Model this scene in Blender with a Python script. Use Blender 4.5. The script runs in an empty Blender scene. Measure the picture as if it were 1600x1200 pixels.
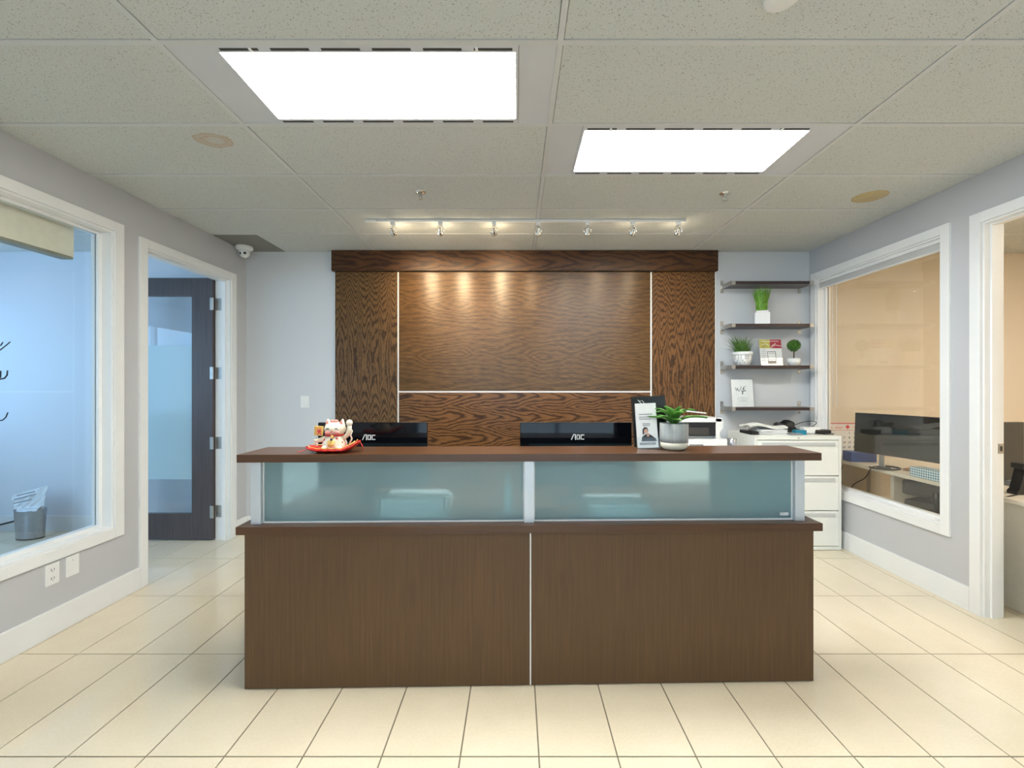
import bpy, bmesh, math, random
from mathutils import Vector, Matrix
random.seed(7)
R = math.radians
PI = math.pi
sc = bpy.context.scene
C = sc.collection

# ---------------------------------------------------------------- camera, sky, exposure
F, CX, CY, H = 665.0, 807.0, 603.0, 1.405
cam = bpy.data.objects.new('camera', bpy.data.cameras.new('camera'))
C.objects.link(cam)
cam.location = (0, 0, H)
cam.rotation_euler = (R(90), 0, 0)
cam.data.sensor_width = 36
cam.data.lens = 36 * F / 1600
cam.data.shift_x = -(CX - 800) / 1600
cam.data.shift_y = (CY - 600) / 1600
cam.data.clip_start = 0.02
sc.camera = cam
SKY = 4.1
w = bpy.data.worlds.new('sky')
sc.world = w
w.use_nodes = True
bg = w.node_tree.nodes['Background']
bg.inputs[0].default_value = (0.44, 0.70, 1.0, 1)
bg.inputs[1].default_value = SKY
sc.view_settings.view_transform = 'Standard'
sc.view_settings.look = 'None'
sc.view_settings.gamma = 1
sc.view_settings.use_curve_mapping = False
sc.view_settings.exposure = 0.52
E_LEFT = (1.0, 0.97, 0.88, 23.0)      # colour and strength of each diffuser
E_RIGHT = (0.92, 0.97, 1.0, 29.0)
E_OFFICE = (1.0, 0.86, 0.70, 15.0)
E_FILL = (0.97, 0.99, 1.0, 6.0)
SPOT_W = 22.0
BULB = 140.0


def portal(name, loc, rot, sx, sy):
    l = bpy.data.lights.new(name, 'AREA')
    l.shape = 'RECTANGLE'
    l.size, l.size_y = sx, sy
    l.cycles.is_portal = True
    o = bpy.data.objects.new(name, l)
    C.objects.link(o)
    o.location, o.rotation_euler = loc, rot


portal('daylight_portal_front', (0.1, -4.45, 1.3), (R(90), 0, R(180)), 4.6, 2.4)
portal('daylight_portal_left', (-5.79, 1.7, 1.65), (R(90), 0, R(-90)), 4.3, 1.5)


# ---------------------------------------------------------------- helpers
def P(px, py, d):
    return Vector(((px - CX) * d / F, d, H - (py - CY) * d / F))


def setp(o, label=None, cat=None, group=None, kind=None):
    if label: o['label'] = label
    if cat: o['category'] = cat
    if group: o['group'] = group
    if kind: o['kind'] = kind
    return o


def thing(name, label, cat, loc=(0, 0, 0), rz=0.0, group=None, kind=None):
    o = bpy.data.objects.new(name, None)
    o.empty_display_size = 0.05
    C.objects.link(o)
    o.location = loc
    o.rotation_euler = (0, 0, rz)
    return setp(o, label, cat, group, kind)


def copy_tree(o, parent=None):
    c = o.copy()
    C.objects.link(c)
    c.parent = parent
    for ch in list(o.children):
        copy_tree(ch, c)
    return c


class MB:
    def __init__(s):
        s.b = bmesh.new()

    def box(s, x0, x1, y0, y1, z0, z1, bev=0.0, M=None):
        t = bmesh.new()
        bmesh.ops.create_cube(t, size=1)
        for v in t.verts:
            v.co = Vector(((x0 + x1) / 2 + v.co.x * (x1 - x0), (y0 + y1) / 2 + v.co.y * (y1 - y0), (z0 + z1) / 2 + v.co.z * (z1 - z0)))
        if bev > 0:
            bmesh.ops.bevel(t, geom=t.edges[:], offset=bev, segments=2, profile=0.6, affect='EDGES')
        if M is not None:
            t.transform(M)
        s._add(t)
        return s

    def _add(s, t, smooth=False):
        me = bpy.data.meshes.new('tmp')
        if smooth:
            for f in t.faces: f.smooth = True
        t.to_mesh(me)
        t.free()
        s.b.from_mesh(me)
        bpy.data.meshes.remove(me)

    def lathe(s, prof, c=(0, 0, 0), seg=32, sx=1, sy=1, M=None, smooth=True):
        t = bmesh.new()
        rings = []
        for r, z in prof:
            if r < 1e-6:
                rings.append([t.verts.new((0, 0, z))])
            else:
                rings.append([t.verts.new((r * sx * math.cos(2 * PI * k / seg), r * sy * math.sin(2 * PI * k / seg), z)) for k in range(seg)])
        for a, b in zip(rings, rings[1:]):
            if len(a) == 1 and len(b) == 1: continue
            for k in range(seg):
                k2 = (k + 1) % seg
                if len(a) == 1: t.faces.new((a[0], b[k2], b[k]))
                elif len(b) == 1: t.faces.new((a[k], a[k2], b[0]))
                else: t.faces.new((a[k], a[k2], b[k2], b[k]))
        bmesh.ops.recalc_face_normals(t, faces=t.faces[:])
        if M is not None: t.transform(M)
        t.transform(Matrix.Translation(c))
        s._add(t, smooth)
        return s

    def cyl(s, p0, p1, r, seg=20, r2=None):
        p0, p1 = Vector(p0), Vector(p1)
        d = p1 - p0
        L = d.length
        M = Matrix.Translation(p0) @ d.to_track_quat('Z', 'Y').to_matrix().to_4x4()
        r2 = r if r2 is None else r2
        e = min(r, r2) * 0.08
        t = [(0, 0), (r - e, 0), (r, e), (r2, L - e), (r2 - e, L), (0, L)]
        return s.lathe(t, seg=seg, M=M, smooth=False)

    def ball(s, c, rx, ry=None, rz=None, seg=24, rot=None):
        ry = rx if ry is None else ry
        rz = rx if rz is None else rz
        t = bmesh.new()
        bmesh.ops.create_uvsphere(t, u_segments=seg, v_segments=max(8, seg * 2 // 3), radius=1)
        t.transform(Matrix.Diagonal((rx, ry, rz, 1)))
        if rot is not None: t.transform(rot)
        t.transform(Matrix.Translation(c))
        s._add(t, True)
        return s

    def tube(s, pts, r, seg=8, taper=None):
        pts = [Vector(p) for p in pts]
        t = bmesh.new()
        rings = []
        up = Vector((0, 0, 1))
        for i, p in enumerate(pts):
            d = (pts[min(i + 1, len(pts) - 1)] - pts[max(i - 1, 0)]).normalized()
            a = d.cross(up)
            if a.length < 1e-3: a = d.cross(Vector((1, 0, 0)))
            a.normalize()
            b = d.cross(a).normalized()
            up = -b if b.dot(up) < 0 else b
            a = d.cross(up).normalized(); b = up
            rr = r if taper is None else r * taper[i]
            rings.append([t.verts.new(p + a * rr * math.cos(2 * PI * k / seg) + b * rr * math.sin(2 * PI * k / seg)) for k in range(seg)])
        for q, u in zip(rings, rings[1:]):
            for k in range(seg):
                t.faces.new((q[k], q[(k + 1) % seg], u[(k + 1) % seg], u[k]))
        t.faces.new(rings[0]); t.faces.new(rings[-1])
        bmesh.ops.recalc_face_normals(t, faces=t.faces[:])
        s._add(t, True)
        return s

    def prism(s, poly, z0, z1, M=None, bev=0):
        """polygon in XY extruded in Z"""
        t = bmesh.new()
        a = [t.verts.new((x, y, z0)) for x, y in poly]
        b = [t.verts.new((x, y, z1)) for x, y in poly]
        t.faces.new(a); t.faces.new(b)
        n = len(poly)
        for k in range(n): t.faces.new((a[k], a[(k + 1) % n], b[(k + 1) % n], b[k]))
        bmesh.ops.recalc_face_normals(t, faces=t.faces[:])
        if bev: bmesh.ops.bevel(t, geom=t.edges[:], offset=bev, segments=2, profile=0.6, affect='EDGES')
        if M is not None: t.transform(M)
        s._add(t)
        return s

    def front(s, poly, y0, y1):
        """polygon in XZ extruded in Y"""
        return s.prism([(x, z) for x, z in poly], y0, y1, M=Matrix(((1, 0, 0, 0), (0, 0, 1, 0), (0, 1, 0, 0), (0, 0, 0, 1))))

    def strokes(s, lines, wd, y, th=0.0006):
        for ln in lines:
            for (x0, z0), (x1, z1) in zip(ln, ln[1:]):
                d = Vector((x1 - x0, z1 - z0))
                if d.length < 1e-7: continue
                d.normalize()
                n = Vector((-d.y, d.x)) * wd / 2
                e = d * wd * 0.35
                s.front([(x0 + n.x - e.x, z0 + n.y - e.y), (x0 - n.x - e.x, z0 - n.y - e.y), (x1 - n.x + e.x, z1 - n.y + e.y), (x1 + n.x + e.x, z1 + n.y + e.y)], y - th, y)
        return s

    def build(s, name, m, parent=None, loc=None, rz=None, kind=None):
        me = bpy.data.meshes.new(name)
        bmesh.ops.recalc_face_normals(s.b, faces=s.b.faces[:])
        s.b.to_mesh(me)
        s.b.free()
        if m: me.materials.append(m)
        o = bpy.data.objects.new(name, me)
        C.objects.link(o)
        if parent: o.parent = parent
        if loc is not None: o.location = loc
        if rz is not None: o.rotation_euler = (0, 0, rz)
        if kind: o['kind'] = kind
        return o


def bx(name, m, parent, x0, x1, y0, y1, z0, z1, bev=0.0, **k):
    return MB().box(x0, x1, y0, y1, z0, z1, bev).build(name, m, parent, **k)


def text_mesh(name, s, size, m, parent, loc, rz=0.0, bold=0.0, tilt=0.0, align='CENTER', depth=0.0004):
    cu = bpy.data.curves.new(name, 'FONT')
    cu.body = s; cu.size = size; cu.offset = bold; cu.extrude = depth
    cu.align_x = align; cu.align_y = 'CENTER'
    cu.resolution_u = 3
    t = bpy.data.objects.new(name, cu)
    me = bpy.data.meshes.new_from_object(t)
    bpy.data.objects.remove(t)
    me.materials.append(m)
    o = bpy.data.objects.new(name, me)
    C.objects.link(o)
    o.parent = parent
    o.location = loc
    o.rotation_euler = (R(90) + tilt, 0, rz)
    return o


# ---------------------------------------------------------------- materials
class N:
    """small node writer"""
    def __init__(s, name):
        s.m = bpy.data.materials.new(name)
        s.m.use_nodes = True
        s.t = s.m.node_tree
        s.p = s.t.nodes['Principled BSDF']

    def n(s, typ, **k):
        x = s.t.nodes.new(typ)
        for a, b in k.items(): setattr(x, a, b)
        return x

    def L(s, a, b): s.t.links.new(a, b)

    def math(s, op, a, b=None, c=None):
        x = s.n('ShaderNodeMath', operation=op)
        for i, v in enumerate((a, b, c)):
            if v is None: continue
            if isinstance(v, (int, float)): x.inputs[i].default_value = v
            else: s.L(v, x.inputs[i])
        return x.outputs[0]

    def pos(s):
        g = s.n('ShaderNodeNewGeometry')
        return g.outputs['Position']

    def noise(s, vec, scale, detail=3, rough=0.5):
        x = s.n('ShaderNodeTexNoise')
        x.inputs['Scale'].default_value = scale
        x.inputs['Detail'].default_value = detail
        x.inputs['Roughness'].default_value = rough
        s.L(vec, x.inputs['Vector'])
        return x.outputs['Fac']

    def mapped(s, vec, scale):
        x = s.n('ShaderNodeMapping')
        x.inputs['Scale'].default_value = scale
        s.L(vec, x.inputs['Vector'])
        return x.outputs[0]

    def ramp(s, fac, stops):
        x = s.n('ShaderNodeValToRGB')
        e = x.color_ramp.elements
        while len(e) < len(stops): e.new(0.5)
        for i, (p, c) in enumerate(stops):
            e[i].position = p
            e[i].color = (*c, 1) if len(c) == 3 else c
        s.L(fac, x.inputs[0])
        return x.outputs[0]

    def mix(s, fac, a, b, mode='MIX'):
        x = s.n('ShaderNodeMix', data_type='RGBA', blend_type=mode)
        if isinstance(fac, (int, float)): x.inputs[0].default_value = fac
        else: s.L(fac, x.inputs[0])
        for i, v in ((6, a), (7, b)):
            if isinstance(v, tuple): x.inputs[i].default_value = (*v[:3], 1)
            else: s.L(v, x.inputs[i])
        return x.outputs[2]

    def schlick(s, f0=0.04):
        g = s.n('ShaderNodeNewGeometry')
        d = s.n('ShaderNodeVectorMath', operation='DOT_PRODUCT')
        s.L(g.outputs['Normal'], d.inputs[0]); s.L(g.outputs['Incoming'], d.inputs[1])
        c = s.math('SUBTRACT', 1.0, s.math('ABSOLUTE', d.outputs['Value']))
        return s.math('ADD', s.math('MULTIPLY', s.math('POWER', c, 5.0), 1 - f0), f0)

    def bump(s, h, strength=0.2, dist=0.002):
        x = s.n('ShaderNodeBump')
        x.inputs['Strength'].default_value = strength
        x.inputs['Distance'].default_value = dist
        s.L(h, x.inputs['Height'])
        s.L(x.outputs[0], s.p.inputs['Normal'])

    def set(s, rough=0.5, metal=0.0, spec=0.5, color=None, coat=0.0):
        s.p.inputs['Roughness'].default_value = rough
        s.p.inputs['Metallic'].default_value = metal
        s.p.inputs['Specular IOR Level'].default_value = spec
        s.p.inputs['Coat Weight'].default_value = coat
        if color is not None:
            if isinstance(color, tuple): s.p.inputs['Base Color'].default_value = (*color[:3], 1)
            else: s.L(color, s.p.inputs['Base Color'])
        return s.m


def obj_vec(n):
    return n.n('ShaderNodeTexCoord').outputs['Object']


def plain(name, c, rough=0.5, metal=0.0, spec=0.5, var=0.04, scale=30, bump=0.0, coat=0.0):
    n = N(name)
    v = obj_vec(n)
    f = n.noise(v, scale, 4)
    lo = tuple(max(0, x * (1 - var)) for x in c)
    hi = tuple(min(1, x * (1 + var)) for x in c)
    col = n.ramp(f, [(0.3, lo), (0.7, hi)])
    if bump: n.bump(n.noise(v, scale * 8, 2), bump, 0.001)
    return n.set(rough, metal, spec, col, coat)


def emit(name, c, strength):
    n = N(name)
    n.set(0.5, color=(c[0] * 0.9, c[1] * 0.9, c[2] * 0.9))
    n.p.inputs['Emission Color'].default_value = (*c[:3], 1)
    n.p.inputs['Emission Strength'].default_value = strength
    return n.m


def thin_glass(name, tint=(1, 1, 1), refl=1.0, rough=0.0):
    """thin pane: sees straight through, reflects by Fresnel"""
    n = N(name)
    tr = n.n('ShaderNodeBsdfTransparent'); tr.inputs[0].default_value = (*tint, 1)
    gl = n.n('ShaderNodeBsdfGlossy'); gl.inputs['Roughness'].default_value = rough
    f = n.math('MULTIPLY', n.schlick(), refl)
    mx = n.n('ShaderNodeMixShader')
    n.L(f, mx.inputs[0]); n.L(tr.outputs[0], mx.inputs[1]); n.L(gl.outputs[0], mx.inputs[2])
    n.L(mx.outputs[0], n.t.nodes['Material Output'].inputs[0])
    return n.m


def wall_paint(name, c, rough=0.55):
    n = N(name)
    p = n.pos()
    f = n.noise(p, 1.2, 3)
    col = n.ramp(f, [(0.3, tuple(x * 0.975 for x in c)), (0.7, c)])
    n.bump(n.noise(p, 260, 2), 0.12, 0.001)
    return n.set(rough, 0, 0.35, col)


def tile_floor():
    n = N('cream_porcelain')
    p = n.pos()
    a = n.noise(p, 2.2, 4, 0.6)
    b = n.noise(p, 90, 3, 0.6)
    info = n.n('ShaderNodeObjectInfo')
    c1 = n.ramp(a, [(0.3, (0.72, 0.62, 0.45)), (0.7, (0.79, 0.69, 0.52))])
    c2 = n.mix(n.ramp(b, [(0.42, (0, 0, 0)), (0.7, (0.3, 0.3, 0.3))]), c1, (0.84, 0.78, 0.64))
    c3 = n.mix(n.math('MULTIPLY', info.outputs['Random'], 0.16), c2, (0.66, 0.58, 0.44))
    return n.set(0.075, 0, 0.5, c3)


def ceiling_tile_mat():
    n = N('mineral_fibre_tile')
    p = n.pos()
    v = n.n('ShaderNodeTexVoronoi'); v.inputs['Scale'].default_value = 75
    mp = n.mapped(p, (1, 1.5, 1)); n.L(mp, v.inputs['Vector'])
    size = n.math('MULTIPLY', n.noise(p, 60, 2), 0.42)
    hole = n.math('LESS_THAN', v.outputs['Distance'], n.math('SUBTRACT', size, 0.02))
    fine = n.noise(p, 240, 3, 0.7)
    base = n.ramp(fine, [(0.35, (0.53, 0.545, 0.52)), (0.65, (0.68, 0.70, 0.675))])
    col = n.mix(n.math('MULTIPLY', hole, 0.75), base, (0.26, 0.24, 0.20))
    # old brown water-stain ring on one tile
    sep = n.n('ShaderNodeSeparateXYZ'); n.L(p, sep.inputs[0])
    dx = n.math('DIVIDE', n.math('SUBTRACT', sep.outputs[0], -1.60), 0.105)
    dy = n.math('DIVIDE', n.math('SUBTRACT', sep.outputs[1], 2.255), 0.070)
    rr = n.math('SQRT', n.math('ADD', n.math('MULTIPLY', dx, dx), n.math('MULTIPLY', dy, dy)))
    rr = n.math('ADD', rr, n.math('MULTIPLY', n.math('SUBTRACT', n.noise(p, 22, 3), 0.5), 0.55))
    ring = n.ramp(rr, [(0.0, (0.18,) * 3), (0.45, (0.2,) * 3), (0.62, (0.7,) * 3), (0.72, (0.3,) * 3), (0.90, (0.75,) * 3), (0.98, (0.0,) * 3)])
    col = n.mix(ring, col, (0.50, 0.34, 0.20))
    n.bump(n.math('ADD', fine, n.math('MULTIPLY', hole, -2.0)), 0.25, 0.002)
    return n.set(0.9, 0, 0.1, col)


def veneer(name, vertical, strip, off, light, dark, Fq, K, warp=3.0, wl=2.6, rough=0.25, contrast=0.85, seed=0.0, fine=0.35, coat=0.0, eps=0.05, jag=(30, 9, 6), lens=None, spec=0.35, wob_m=None):
    """book-matched cathedral oak: stacked chevrons mirrored in strips of veneer"""
    n = N(name)
    p = n.pos()
    s = n.n('ShaderNodeSeparateXYZ'); n.L(p, s.inputs[0])
    u, v = (s.outputs[0], s.outputs[2]) if vertical else (s.outputs[2], s.outputs[0])
    wob = n.noise(n.mapped(p, (2, 2, 2)), 1.6, 2)
    u1 = n.math('ADD', u, n.math('MULTIPLY', n.math('SUBTRACT', wob, 0.5), strip * 0.6 if wob_m is None else wob_m))
    pp = n.math('PINGPONG', n.math('ADD', u1, off), strip / 2)     # 0 at a crown centre
    uu = n.math('DIVIDE', pp, strip / 2)
    soft = n.math('SQRT', n.math('ADD', n.math('MULTIPLY', uu, uu), eps))
    cv = n.n('ShaderNodeCombineXYZ')
    n.L(n.math('MULTIPLY', u, jag[0]), cv.inputs[0]); n.L(n.math('MULTIPLY', v, jag[1]), cv.inputs[1])
    cv.inputs[2].default_value = seed
    jg = n.noise(cv.outputs[0], 1.0, 4, 0.62)
    if lens is not None:        # the figure stretches into long lens shapes round this height
        pass
    else:
        amp = n.math('ADD', n.math('MULTIPLY', n.noise(n.mapped(p, (3, 3, 3)), 0.9, 1), 1.2), 0.4)
    if lens is not None:        # crowns open downward below the flower height, upward above it
        dv = n.math('SUBTRACT', n.math('ADD', v, n.math('MULTIPLY', n.math('SUBTRACT', n.noise(n.mapped(p, (9, 9, .8)), 1.0, 2), .5), .30)), lens[0])
        ph = n.math('SUBTRACT', n.math('MULTIPLY', n.math('MULTIPLY', dv, dv), Fq), n.math('MULTIPLY', n.math('MULTIPLY', uu, uu), K))
        ph = n.math('ADD', ph, n.math('MULTIPLY', n.noise(n.mapped(p, (18, 18, 1.5)), 1.0, 1), 14.0))
    else:
        ph = n.math('ADD', n.math('MULTIPLY', v, Fq), n.math('MULTIPLY', n.math('MULTIPLY', soft, amp), K))
    ph = n.math('ADD', ph, n.math('MULTIPLY', n.math('SINE', n.math('MULTIPLY', v, wl)), warp))
    ph = n.math('ADD', ph, n.math('MULTIPLY', jg, jag[2]))
    ln = n.math('ADD', n.math('MULTIPLY', n.math('SINE', ph), 0.5), 0.5)
    cf = n.n('ShaderNodeCombineXYZ')
    n.L(n.math('MULTIPLY', u, 420.0), cf.inputs[0]); n.L(n.math('MULTIPLY', v, 14.0), cf.inputs[1])
    grain = n.noise(cf.outputs[0], 1.0, 3, 0.6)
    base = n.ramp(ln, [(0.0, dark), (0.30, tuple(d * (1 - contrast) + l * contrast for d, l in zip(dark, light))), (0.55, light), (1.0, tuple(x * 1.12 for x in light))])
    g2 = n.ramp(grain, [(0.35, (1 - fine,) * 3), (0.65, (1.12,) * 3)])
    col = n.mix(1.0, base, g2, 'MULTIPLY')
    big = n.ramp(n.noise(n.mapped(p, (1.2, 1.2, 1.2)), 1.0, 2), [(0.3, (0.85,) * 3), (0.7, (1.12,) * 3)])
    col = n.mix(1.0, col, big, 'MULTIPLY')
    n.bump(grain, 0.05, 0.001)
    return n.set(rough, 0, spec, col, coat)


def dark_laminate(name, c, rough, horiz=False, smudge=False):
    n = N(name)
    v = obj_vec(n)
    st = n.mapped(v, (2.0, 60, 60) if horiz else (70, 70, 2.5))
    g = n.noise(st, 1.2, 4, 0.6)
    g2 = n.noise(n.mapped(v, (3, 3, 1.2)), 1.0, 3)
    col = n.ramp(g, [(0.3, tuple(x * 0.80 for x in c)), (0.7, tuple(x * 1.16 for x in c))])
    col = n.mix(1.0, col, n.ramp(g2, [(0.3, (0.93,) * 3), (0.7, (1.07,) * 3)]), 'MULTIPLY')
    if smudge:
        for (sx, sz, rx, rz) in ((0.66 + 0.11, 0.455, 0.028, 0.10), (1.47, 0.50, 0.02, 0.05)):
            s = n.n('ShaderNodeSeparateXYZ'); n.L(v, s.inputs[0])
            dx = n.math('DIVIDE', n.math('SUBTRACT', s.outputs[0], sx), rx)
            dz = n.math('DIVIDE', n.math('SUBTRACT', s.outputs[2], sz), rz)
            rr = n.math('SQRT', n.math('ADD', n.math('MULTIPLY', dx, dx), n.math('MULTIPLY', dz, dz)))
            rr = n.math('ADD', rr, n.math('MULTIPLY', n.math('SUBTRACT', n.noise(v, 25, 3), 0.5), 0.8))
            col = n.mix(n.ramp(rr, [(0.2, (0.5,) * 3), (1.0, (0, 0, 0))]), col, (0.075, 0.030, 0.012))
    return n.set(rough, 0, 0.5, col)


def dots(name, bgc, fg, scale, thr, rough=0.5, ring=False):
    n = N(name)
    v = obj_vec(n)
    x = n.n('ShaderNodeTexVoronoi'); x.inputs['Scale'].default_value = scale; x.inputs['Randomness'].default_value = 0
    n.L(n.mapped(v, (1, 1, 1)), x.inputs['Vector'])
    f = n.math('LESS_THAN', x.outputs['Distance'], thr)
    if ring: f = n.math('SUBTRACT', f, n.math('LESS_THAN', x.outputs['Distance'], thr * 0.6))
    return n.set(rough, 0, 0.5, n.mix(f, bgc, fg))


def leaf_mat(name, a, b, rough=0.4):
    n = N(name)
    v = obj_vec(n)
    f = n.noise(v, 30, 3)
    m = n.set(rough, 0, 0.4, n.ramp(f, [(0.3, a), (0.7, b)]))
    n.p.inputs['Subsurface Weight'].default_value = 0.0
    return m


M = {}
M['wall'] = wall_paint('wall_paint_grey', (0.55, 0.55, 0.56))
M['wall_lit'] = wall_paint('wall_paint_grey_lit', (0.63, 0.65, 0.67))  # same grey paint, lightened: stronger light at the back put into its colour
M['office_wall'] = wall_paint('office_wall_paint', (0.78, 0.80, 0.84))
M['warm_wall'] = wall_paint('office_wall_cream', (0.80, 0.72, 0.60))
M['trim'] = plain('trim_white', (0.84, 0.84, 0.82), 0.35, var=0.015, scale=6)
M['tile'] = tile_floor()
M['grout'] = plain('grout', (0.20, 0.165, 0.11), 0.8, var=0.1)
M['ctile'] = ceiling_tile_mat()
M['cgrid'] = plain('ceiling_grid_white', (0.62, 0.63, 0.62), 0.5, var=0.02)
M['cplate'] = plain('fixture_plate', (0.62, 0.63, 0.66), 0.45, var=0.02, scale=4)
M['vent'] = plain('grey_ceiling_panel', (0.22, 0.215, 0.19), 0.7, var=0.05)
M['slot'] = plain('slot_dark', (0.05, 0.045, 0.04), 0.8)
M['vstrip'] = veneer('oak_veneer_upright', True, 0.094, 1.745, (0.170, 0.092, 0.034), (0.050, 0.023, 0.009), 82.0, 9.0, 0.0, 5.0, 0.30, 0.55, 1.0, .5, jag=(50, 22, 8), lens=(1.62,))
M['vstrip2'] = veneer('oak_veneer_upright_right', True, 0.094, -1.31, (0.200, 0.094, 0.032), (0.058, 0.025, 0.009), 72.0, 9.0, 0.0, 5.0, 0.30, 0.55, 4.0, .5, jag=(50, 22, 8), lens=(1.46,))
M['hpanel'] = veneer('oak_veneer_level', False, 0.50, 0.05, (0.160, 0.082, 0.025), (0.102, 0.049, 0.015), 9.0, 40.0, 3.0, 1.4, 0.34, 0.5, 2.0, 0.66, eps=.01, jag=(80, 2.2, 12), spec=.45, wob_m=.05)
hp = M['hpanel'].node_tree; pb = hp.nodes['Principled BSDF']; pb.inputs['Anisotropic'].default_value = 0.75
tv = hp.nodes.new('ShaderNodeCombineXYZ'); tv.inputs[2].default_value = 1.0; hp.links.new(tv.outputs[0], pb.inputs['Tangent'])
M['hlow'] = veneer('oak_veneer_level_low', False, 0.20, 0.10, (0.200, 0.092, 0.032), (0.052, 0.020, 0.007), 26.0, 24.0, 4.0, 2.2, 0.32, 0.55, 6.0, .4, jag=(30, 6, 8))
M['fascia'] = veneer('oak_fascia', False, 0.22, 0.06, (0.088, 0.036, 0.012), (0.036, 0.014, 0.006), 22.0, 16.0, 3.0, 2.2, 0.42, 0.6, 9.0, .4, jag=(30, 6, 8))
M['desk'] = dark_laminate('desk_wenge_front', (0.108, 0.053, 0.018), 0.5, smudge=True)
M['desktop'] = dark_laminate('desk_wenge_top', (0.090, 0.038, 0.015), 0.28, horiz=True)
M['doorwood'] = dark_laminate('door_dark_wood', (0.080, 0.062, 0.062), 0.4)
M['alu'] = plain('satin_aluminium', (0.62, 0.66, 0.70), 0.35, metal=0.35, var=0.02)
M['white_strip'] = plain('white_strip', (0.85, 0.85, 0.83), 0.4, var=0.01)
M['steel'] = plain('brushed_steel', (0.50, 0.49, 0.46), 0.35, metal=0.9, var=0.08)
M['chrome'] = plain('chrome', (0.80, 0.79, 0.76), 0.12, metal=1.0, var=0.02)
M['white_plastic'] = plain('white_plastic', (0.82, 0.82, 0.80), 0.35, var=0.01)
M['cabinet'] = plain('filing_cabinet_enamel', (0.86, 0.86, 0.80), 0.35, var=0.01, scale=4)
M['cabinet_pull'] = plain('filing_cabinet_pull', (0.58, 0.59, 0.57), 0.35, var=0.02)
M['black_gloss'] = plain('black_gloss_plastic', (0.003, 0.004, 0.006), 0.06, spec=0.35, var=0.2)
M['black'] = plain('black_plastic', (0.012, 0.012, 0.014), 0.4, var=0.1)
M['screen'] = plain('dark_screen', (0.03, 0.032, 0.032), 0.12, spec=0.6, var=0.3, scale=5)
M['grey_plastic'] = plain('grey_plastic', (0.25, 0.26, 0.27), 0.4)
M['logo'] = plain('logo_silver', (0.75, 0.75, 0.75), 0.4, var=0.0)
M['paper'] = plain('paper_white', (0.84, 0.84, 0.83), 0.6, var=0.03)
M['paper_blue'] = plain('envelope_paper', (0.86, 0.86, 0.80), 0.6, var=0.02)
M['ink'] = plain('ink_dark', (0.03, 0.03, 0.035), 0.6, var=0.1)
M['ink_grey'] = plain('ink_grey', (0.35, 0.35, 0.36), 0.6, var=0.1)
M['decal'] = plain('decal_navy', (0.010, 0.022, 0.035), 0.5, var=0.1)
M['red'] = plain('red_cloth', (0.62, 0.03, 0.02), 0.35, var=0.15, scale=60)
M['red_ink'] = plain('red_ink', (0.70, 0.05, 0.07), 0.5)
M['crimson'] = plain('crimson_print', (0.36, 0.02, 0.045), 0.5)
M['olive'] = plain('olive_print', (0.50, 0.45, 0.10), 0.5, var=0.25, scale=25)
M['skin'] = plain('print_skin', (0.62, 0.36, 0.25), 0.5)
M['gold'] = plain('gold_paint', (0.75, 0.50, 0.14), 0.3, metal=0.2, var=0.15, scale=80)
M['ceramic'] = plain('cream_ceramic', (0.80, 0.72, 0.56), 0.15, var=0.03)
M['pink'] = plain('pink_paint', (0.80, 0.30, 0.26), 0.3)
M['navy'] = plain('navy_paint', (0.03, 0.04, 0.10), 0.4)
M['blue'] = plain('blue_card', (0.05, 0.10, 0.30), 0.45, var=0.2)
M['teal'] = plain('teal_card', (0.01, 0.22, 0.34), 0.4)
M['green_grass'] = leaf_mat('grass_bright', (0.07, 0.22, 0.015), (0.24, 0.48, 0.05))
M['green_dark'] = leaf_mat('grass_dark', (0.035, 0.10, 0.015), (0.12, 0.25, 0.04))
M['green_topiary'] = leaf_mat('topiary_green', (0.02, 0.08, 0.008), (0.10, 0.26, 0.03), 0.6)
M['green_leaf'] = leaf_mat('succulent_green', (0.045, 0.17, 0.02), (0.13, 0.32, 0.05), 0.35)
M['stem'] = plain('brown_stem', (0.06, 0.04, 0.02), 0.7)
M['soil'] = plain('soil', (0.06, 0.045, 0.03), 0.9, var=0.3, scale=90)
M['pot_white'] = plain('white_ceramic_pot', (0.84, 0.84, 0.82), 0.25, var=0.01)
M['pot_emboss'] = dots('embossed_pot', (0.82, 0.82, 0.80), (0.22, 0.22, 0.21), 62, 0.40, ring=True)
M['pot_grey'] = dots('woven_grey_pot', (0.43, 0.45, 0.44), (0.30, 0.32, 0.31), 150, 0.45, 0.3)
M['pot_cream'] = plain('cream_glaze', (0.74, 0.71, 0.58), 0.2, var=0.02)
M['tissue'] = dots('blue_ring_pattern', (0.72, 0.84, 0.90), (0.04, 0.20, 0.34), 55, 0.36)
M['cable'] = plain('black_cable', (0.01, 0.01, 0.01), 0.5)
M['valance'] = plain('blind_fabric_cream', (0.90, 0.80, 0.60), 0.7, var=0.03)
M['bin'] = plain('bin_steel', (0.45, 0.46, 0.50), 0.25, metal=0.8, var=0.06)
M['chair_fabric'] = plain('chair_fabric_grey', (0.055, 0.05, 0.045), 0.8, var=0.1)
M['stain'] = plain('yellowed_plate', (0.52, 0.42, 0.22), 0.6, var=0.08, scale=20)
M['desk_cream'] = plain('office_desk_cream', (0.74, 0.70, 0.60), 0.4, var=0.02)
M['glass'] = thin_glass('window_glass', (0.95, 0.98, 1.0), 1.1)
M['glass_dim'] = thin_glass('window_glass_tinted', (0.96, 0.95, 0.92), 1.3)
M['acrylic'] = thin_glass('clear_acrylic', (0.97, 0.98, 0.98), 0.6)
M['light_warm'] = emit('diffuser_warm', E_LEFT, E_LEFT[3])
M['light_cool'] = emit('diffuser_cool', E_RIGHT, E_RIGHT[3])
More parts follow.
